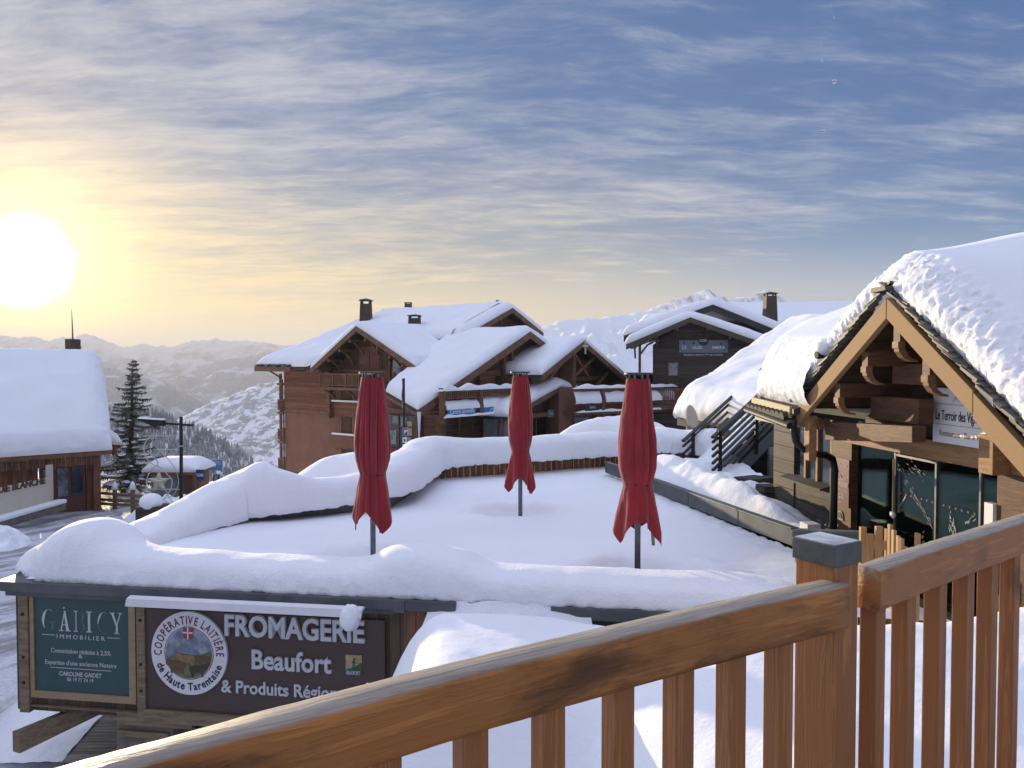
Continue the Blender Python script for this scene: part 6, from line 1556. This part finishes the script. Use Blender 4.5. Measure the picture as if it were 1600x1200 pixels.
m = sb(); m.slab([(-16, 5.2, 2.7), (.1, 5.2, 2.7), (.5, 11.5, -1.6), (-16, 11.5, -1.6)], .2); spart('roof', m, 'shop_trim')
def ssurf(u, v): return lerp(lerp(V((-16, -1.15, -1.58)), V((.45, -1.15, -1.58)), u), lerp(V((-16, 5.0, 2.55)), V((1.5, 5.0, 2.55)), u), v) + V((0, 0, .25 * math.sin(v * math.pi) ))
m = sb(); blanket(m, ssurf, 16, 7.5, lambda u, v: .85 + .55 * v, (0, .9, .45, 1.1), 80, 80, .07, .35, .05, 3.2, .05); spart('roof_snow', m, 'snow_far', sr, smooth=True)
m = sb(); m.slab([(.2, 2.5, -1.45), (1.6, 2.5, -1.75), (1.6, 8, -1.75), (.2, 8, -1.45)], .2); m.bb(1.45, 1.6, 2.4, 8, -2.25, -1.75); sr2 = spart('side_roof', m, 'shop_trim')
m = sb(); blanket(m, quad((-.3, 2.4, -1.4), (1.7, 2.4, -1.72), (1.7, 8, -1.72), (-.3, 8, -1.4)), 2.0, 5.6, .85, (0, .8, .6, .4), 30, 30, .05, .6, .03, 4, .12); spart('roof_snow', m, 'snow_far', sr2, smooth=True)
m = sb()
for k in range(56): x = -12.5 + k * .22 + random.uniform(-.06, .06); m.bb(x, x + .018, -.6, -.58, -1.75 - random.uniform(.2, .75), -1.72)
spart('string_light', m, 'greypanel', kind='stuff')
a = P(114, 545, 44); chm = MB(); chm.bb(a.x - .28, a.x + .28, a.y - .3, a.y + .3, a.z - 1.6, a.z + .55); spart('chimney', chm, 'chimney')
m = MB(); m.tube([a + V((0, 0, .5)), a + V((-.02, 0, 1.5)), a + V((-.04, 0, 2.3))], [.05, .035, .012], 6); m.bb(a.x + .1, a.x + .45, a.y, a.y + .1, a.z + .05, a.z + .12); spart('aerial', m, 'steel')
# name panel standing in front of it
LB = thing('shop_name_panel', 'cream panel with brown block lettering in front of the snowy shop', 'sign', (-22, 36, -4.6))
b0, b1 = P(-60, 831, 31.5), P(79, 792, 36.2); t0, t1 = P(-60, 777, 31.5), P(79, 745, 36.2)
dpn = V((b1.x - b0.x, b1.y - b0.y, 0)).normalized(); pn = V((dpn.y, -dpn.x, 0)); zb = -3.9
m = MB(); thk = pn * -.14; B0, B1 = b0, b1
m.hexa([B0, B1, B1 + thk, B0 + thk], [t0, t1, t1 + thk, t0 + thk]); obj('panel', m, M['cream'], LB)
m = MB(); a, b = P(76.5, 800, 36.3), P(76.5, 727, 36.3); m.hexa([a, a + dpn * .3, a + dpn * .3 + thk, a + thk], [V((a.x, a.y, b.z)), V((a.x, a.y, b.z)) + dpn * .3, V((a.x, a.y, b.z)) + dpn * .3 + thk, V((a.x, a.y, b.z)) + thk]); obj('post', m, M['cream'], LB)
e1 = PP(71, 753, b1 + pn * .02, pn); e0 = PP(-22, 773, b1 + pn * .02, pn); ew = e1 - e0
text('lettering', 'LOUiE BLANCHE', M['shop_door'], LB, PP(70.5, 755, b1 + pn * .02, pn) - ew.normalized() * 3.2, ew.normalized(), (0, 0, 1), .30, width=3.2, bold=.035, ext=.03)
m = MB(); m.beam(b0 + V((0, 0, -.1)) + pn * .15, b1 + dpn * .5 + V((0, 0, -.05)) + pn * .15, .5, .34); obj('base', m, M['stone'], LB); m = MB(); m.beam(b0 + V((0, 0, .16)) + pn * .2, b1 + dpn * .55 + V((0, 0, .20)) + pn * .2, .5, .2); obj('base_snow', m, M['snow_far'], LB, bevel=.07)

# ---------------------------------------------------------------- spruce
def spruce(base, top, R0, label):
    b, tp = V(base), V(top); H = (tp - b).length; t = thing('spruce_tree', label, 'tree', b); rnd = random.Random(21)
    m = MB(); m.tube([b + V((0, 0, -.3)), lerp(b, tp, .5), tp], [.20, .12, .012], 8); obj('trunk', m, M['bark'], t)
    nd, sn = MB(), MB(); z = .10
    while z < .985:
        prof = R0 * ((1 - z) ** .80) * (1.0 if z > .12 else .9); n = int(9 * (1 - z) + 5)
        for k in range(n):
            a = rnd.random() * 6.283; L = prof * rnd.uniform(.45, 1.2) + .08; o = lerp(b, tp, z) + V((0, 0, rnd.uniform(-.22, .22)))
            d = V((math.cos(a), math.sin(a), 0)); sd = V((-d.y, d.x, 0)); droop = rnd.uniform(.10, .75) * (1.15 - z); lift = .22
            pt = lambda s: o + d * (L * s) + V((0, 0, -droop * L * s + lift * L * s * s))
            ns = max(4, int(L * 9))
            for i in range(ns):
                s = (i + .6) / ns; c = pt(s); w = (.30 * (1 - s) + .10) * (.5 + .5 * min(1, L)); tl = .16 + .12 * rnd.random()
                for sg in (-1, 1):
                    for q in range(2):
                        e = c + sd * (sg * w * rnd.uniform(.5, 1.1)) + d * (tl * rnd.uniform(.3, 1)) + V((0, 0, rnd.uniform(-.16, .04)))
                        nd.add([c + V((0, 0, .03)), c + d * .09 + V((0, 0, -.02)), e], [[0, 1, 2]])
                e = c + V((rnd.uniform(-.06, .06), rnd.uniform(-.06, .06), -rnd.uniform(.10, .26))); nd.add([c - d * .05, c + d * .07, e], [[0, 1, 2]])
            if rnd.random() < .95 * (1.2 - z) + .1:
                s0 = rnd.uniform(.25, .6); s1 = min(1.02, s0 + rnd.uniform(.3, .6)); c0, c1 = pt(s0), pt(s1); w = rnd.uniform(.12, .27) * (1.1 - z) + .03
                def fn(i, j):
                    u = i / 6; p = lerp(c0, c1, u) + (pt(lerp(s0, s1, u)) - lerp(c0, c1, u)); aa = math.pi * j / 5; ww = w * math.sin(math.pi * min(.98, max(.02, u))) ** .5
                    return p + sd * (math.cos(aa) * ww) + V((0, 0, .055 + math.sin(aa) * ww * .6))
                sn.grid(fn, 7, 6)
        z += .040 * (1.15 - .5 * z)
    obj('crown', nd, M['needle'], t); obj('branch_snow', sn, M['snow_far'], t, smooth=True, kind='stuff')
tb = P(203, 806, 45); tt = P(207, 561, 45); spruce((tb.x, tb.y, tb.z), (tt.x, tt.y, tt.z), 2.45, 'tall snow dusted spruce tree between the shop and the street lamp')

# ---------------------------------------------------------------- street lamp with winter decoration
LY = 36.0
lp = P(283, 800, LY); LPt = thing('street_lamp', 'black street lamp with one flat angled head, right of the spruce', 'lamp', (lp.x, lp.y, -4.7))
m = MB(); m.tube([V((lp.x, lp.y, -4.8)), P(283, 651, LY)], [.085, .075], 12); obj('pole', m, M['black'], LPt)
m = MB(); m.beam(P(252, 661, LY), P(302, 664.5, LY), .09, .10); obj('arm', m, M['black'], LPt)
a, b = P(217, 655, LY), P(257, 658, LY); m = MB(); m.hexa([a + V((0, -.12, -.02)), b + V((-.35, -.14, -.30)), b + V((-.35, .14, -.30)), a + V((0, .12, -.02))], [a + V((0, -.14, .03)), b + V((0, -.18, .03)), b + V((0, .18, .03)), a + V((0, .14, .03))]); m.beam(b + V((-.4, 0, -.1)), b + V((0, 0, -.12)), .3, .2); hd = obj('lamp_head', m, M['black'], LPt)
m = MB(); m.slab([a + V((0, -.14, .08)), b + V((0, -.17, .10)), b + V((0, .17, .10)), a + V((0, .14, .08))], .045); obj('head_snow', m, M['snow_far'], hd)
m = MB(); c = P(283, 697, LY); m.tube([c + V((0, 0, -.03)), c + V((0, 0, .03))], .09, 12); obj('pole_band', m, M['frost'], LPt)
WD = thing('star_decoration', 'pale winter decoration of looping tubes with a five pointed star, fixed to the street lamp', 'decoration', P(255, 740, LY))
def q_(px, py): return P(px, py, LY - .05)
m = MB()
for y, x0 in ((681, 226), (702.5, 240), (764.5, 228)): m.tube([q_(x0, y), q_(281, y)], .022, 6)
obj('bar', m, M['deco'], WD)
def loop(pts, r=.026):
    ps = []; n = len(pts)
    for k in range(n - 1):
        p0, p1, p2, p3 = [V((*pts[max(0, min(n - 1, k + o))], 0)) for o in (-1, 0, 1, 2)]
        for f in (0, .25, .5, .75): ps.append(.5 * ((2 * p1) + (-p0 + p2) * f + (2 * p0 - 5 * p1 + 4 * p2 - p3) * f * f + (-p0 + 3 * p1 - 3 * p2 + p3) * f ** 3))
    ps.append(V((*pts[-1], 0))); m = MB(); m.tube([q_(p.x, p.y) for p in ps], r, 6); return obj('looping_tube', m, M['deco'], WD)
loop([(236, 682), (228, 690), (225, 703), (229, 716), (238, 725), (250, 730), (262, 742), (269, 752), (265, 768), (254, 782), (242, 790)])
loop([(236, 684), (244, 698), (258, 712), (268, 724), (276, 738), (279, 756), (272, 772), (262, 778)], .02)
loop([(230, 704), (238, 712), (247, 724), (236, 735), (229, 750), (232, 768), (242, 780), (254, 790), (264, 798)])
loop([(248, 742), (262, 772), (272, 790), (265, 792), (258, 782)], .018)
cs = q_(248.5, 753); r1_, r2_ = 19 / F * LY, 8 / F * LY; m = MB()
pts = []
for k in range(10):
    a = R(90 + 36 * k); r = r1_ if k % 2 == 0 else r2_; pts.append(cs + V((math.cos(a) * r, 0, math.sin(a) * r)))
m.add(pts + [cs + V((0, -.14, 0)), cs + V((0, .14, 0))], [[k, (k + 1) % 10, 10] for k in range(10)] + [[(k + 1) % 10, k, 11] for k in range(10)]); obj('star', m, M['star'], WD)

# ---------------------------------------------------------------- kiosk, signs, planter, fence on the left
KK = thing('taxi_kiosk', 'small brown taxi kiosk with a rounded cap of snow, right of the street lamp', 'kiosk', P(290, 800, 42))
a, b = P(254, 800, 42.5), P(310, 800, 41.5)
m = MB(); m.bb(a.x, b.x - .7, 41.2, 43, -5, P(283, 738, 42).z); obj('wall', m, M['greypanel'], KK); m = MB(); m.bb(b.x - .85, b.x, 41.0, 43, -5, P(283, 736, 42).z); obj('wall', m, M['taxi_wood'], KK)
m = MB(); m.bb(b.x - .74, b.x - .12, 40.97, 41.0, -4.2, -2.9); obj('door', m, M['shop_door'], KK)
zt = P(283, 737, 42).z; m = MB(); m.bb(a.x - .15, b.x + .15, 40.8, 43.2, zt - .02, zt + .14); rk = obj('roof', m, M['shop_trim'], KK)
m = MB(); blanket(m, quad((a.x - .2, 40.8, zt + .14), (b.x + .22, 40.8, zt + .14), (b.x + .22, 43.2, zt + .14), (a.x - .2, 43.2, zt + .14)), 2.4, 2.4, .62, (.6, .6, .7, .7), 30, 30, .03, 1.2); obj('roof_snow', m, M['snow_far'], rk, smooth=True)
TS = thing('taxi_sign', 'navy sign with white TAXIS lettering on two brown posts beside the kiosk', 'sign', P(313, 775, 40.6))
a, b = P(306.5, 751, 40.6), P(319.5, 733.5, 40.6); m = MB(); m.bb(a.x, b.x, 40.55, 40.62, a.z, b.z); obj('panel', m, M['navy'], TS, bevel=.04)
text('lettering', 'TAXIS', M['white'], TS, V((a.x + .04, 40.54, (a.z + b.z) / 2 - .07)), (1, 0, 0), (0, 0, 1), .15, width=b.x - a.x - .08, bold=.02)
for px in (307, 313): c = P(px, 750, 40.7); m = MB(); m.bb(c.x - .06, c.x + .06, 40.64, 40.76, -4.9, c.z); obj('post', m, M['taxi_wood'], TS)
IS = thing('information_sign', 'blue and pale information panel on a post by the taxi kiosk', 'sign', P(338, 760, 44))
a, b = P(331.5, 735, 44), P(347, 718, 44); m = MB(); m.bb(a.x, b.x, 43.95, 44.05, a.z, b.z); obj('panel', m, M['blue'], IS); m = MB(); m.bb(a.x + .12, b.x - .05, 43.935, 43.948, lerp(a.z, b.z, .5), b.z - .08); obj('print', m, M['greypanel'], IS)
c = P(338, 740, 44.1); m = MB(); m.tube([V((c.x, 44.1, -5.2)), V((c.x, 44.1, c.z))], .05, 8); obj('post', m, M['navy'], IS); a, b = P(333.5, 757, 43.9), P(343, 741, 43.9); m = MB(); m.bb(a.x, b.x, 43.85, 43.92, a.z, b.z); obj('timetable', m, M['navy'], IS); m = MB(); m.bb(a.x + .09, b.x - .09, 43.83, 43.848, a.z + .02, b.z - .04); obj('sheet', m, M['greypanel'], IS)
PLt = thing('planter', 'square planter with a round cushion of snow in front of the street lamp', 'planter', P(236, 806, 33.5))
c = P(238, 800, 33.6); m = MB(); m.bb(c.x - .55, c.x + .5, 33.2, 34.2, -5, P(238, 790, 33.6).z); obj('box', m, M['rest_grey'], PLt); m = MB(); m.ball(P(236, 783, 33.6) + V((0, 0, -.05)), (.48, .5, .40), 24, 14, .05, 2); obj('snow_cap', m, M['snow_far'], PLt, smooth=True)
FW = thing('wooden_fence', 'brown three rail timber fence between the shop and the planter', 'fence', P(190, 790, 40))
for k, (ya, yb) in enumerate(((769, 776), (779, 784), (786, 790))): m = MB(); m.beam(P(145, ya, 40.2), P(226, yb, 37.2), .10, .15); obj('fence_rail', m, M['timber_old'], FW)
for px, Y in ((152, 40), (178, 39), (206, 37.9)):
    a = P(px, 765, Y); m = MB(); m.bb(a.x - .08, a.x + .08, a.y, a.y + .16, -5, a.z); p_ = obj('fence_post', m, M['timber_old'], FW)
    if px > 160: m = MB(); m.tube([a + V((0, .08, 0)), a + V((0, .08, .28)), a + V((0, .08, .42))], [.18, .10, .01], 10); obj('post_snow', m, M['snow_far'], p_, smooth=True)

# parking pole with banner in front of the hotel
PK = thing('parking_pole', 'black pole with blue parking sign and furled pale banner before the hotel', 'sign', P(631, 700, 46))
YP = 46.0; a = P(631, 700, YP); m = MB(); m.tube([V((a.x, YP, -5)), P(631, 591, YP)], .065, 8); obj('pole', m, M['black'], PK)
m = MB(); f = lambda i, j: P(lerp(628, 630.3, j / 3) , lerp(592, 638, i / 11), YP) + V((0, .06 * math.sin(i * .9 + j), 0)); m.grid(f, 12, 4); bn = obj('banner', m, M['greypanel'], PK); s_ = bn.modifiers.new('cloth', 'SOLIDIFY'); s_.thickness = .03
m = MB(); m.beam(P(613, 631, YP), P(630, 640, YP), .05, .06); obj('arm', m, M['black'], PK)
a, b = P(629.5, 681, YP - .1), P(637, 668.5, YP - .1); m = MB(); m.bb(a.x, b.x, a.y - .02, a.y + .02, a.z, b.z); pp = obj('parking_panel', m, M['white'], PK); m = MB(); m.bb(a.x + .02, b.x - .02, a.y - .03, a.y - .021, a.z + .02, b.z - .02); obj('panel_field', m, M['navy'], pp)
text('lettering', 'P', M['white'], pp, V((a.x + .09, a.y - .034, a.z + .12)), (1, 0, 0), (0, 0, 1), .25, bold=.03)
for y0, y1 in ((692, 683), (703, 694)): a, b = P(629, y0, YP - .1), P(635.5, y1, YP - .1); m = MB(); m.bb(a.x, b.x, a.y - .02, a.y + .02, a.z, b.z); sp = obj('sub_panel', m, M['white'], PK); m = MB(); m.bb(a.x + .08, b.x - .08, a.y - .03, a.y - .021, a.z + .10, b.z - .12); obj('pictogram', m, M['ink'], sp)
m = MB(); a, b = P(640, 695, 47), P(662, 690, 46); m.bb(a.x, b.x, 46, 47.5, -5, a.z - .1); bn_ = thing('waste_bin', 'dark bin with a peaked snow cap, right of the parking pole', 'bin', (a.x, 46, -5)); obj('box', m, M['black'], bn_)
m = MB(); mid = (a.x + b.x) / 2 - .1; m.hexa([(a.x, 45.9, a.z - .1), (b.x, 45.9, a.z - .1), (b.x, 47.5, a.z - .1), (a.x, 47.5, a.z - .1)], [(mid - .12, 46, a.z + .18), (mid + .12, 46, a.z + .18), (mid + .12, 47.4, a.z + .18), (mid - .12, 47.4, a.z + .18)]); obj('snow_cap', m, M['snow_far'], bn_, bevel=.05)

# meltwater drops falling from an eave above
def water():
    m_, N, b = new_mat('water'); b.inputs['Transmission Weight'].default_value = 1; b.inputs['IOR'].default_value = 1.33; b.inputs['Roughness'].default_value = .02; return m_
WM = water()
for k, (px, py, r) in enumerate(((1303.5, 127, 3.6), (1286.5, 204.5, 3.2), (1285, 96, 1.3), (1284.5, 93, 1.0), (1283.5, 84, .7), (1283, 72.5, 1.2), (1303, 27.5, 1.5), (1300, 18, .8), (1298, 9, 1.0))):
    c = P(px, py, 1.9); rr = r / F * 1.9
    m = MB(); m.ball((0, 0, 0), (rr, rr, rr * .85), 14, 10)
    o = obj('water_drop', m, WM, smooth=True); o.location = c
    tag(o, ('largest meltwater drop, the upper of the two big ones', 'second largest meltwater drop, lowest of all in the sky')[k] if k < 2 else 'tiny meltwater drop falling in a broken string high in the blue sky', 'water drop', 'falling meltwater drops')
# ---------------------------------------------------------------- air
def haze():
    m = MB(); m.bb(-7500, 7500, -400, 8600, -1300, 262)
    mt = bpy.data.materials.new('haze_air'); mt.use_nodes = True; N = NT(mt.node_tree); mt.node_tree.nodes.clear()
    v = N.new('ShaderNodeVolumePrincipled', inp={'Color': (.66, .71, .82, 1), 'Density': 2.1e-4, 'Anisotropy': .2})
    o = N.new('ShaderNodeOutputMaterial'); N.l.new(v.outputs[0], o.inputs['Volume'])
    ob = obj('haze', m, mt); ob['kind'] = 'stuff'
haze()
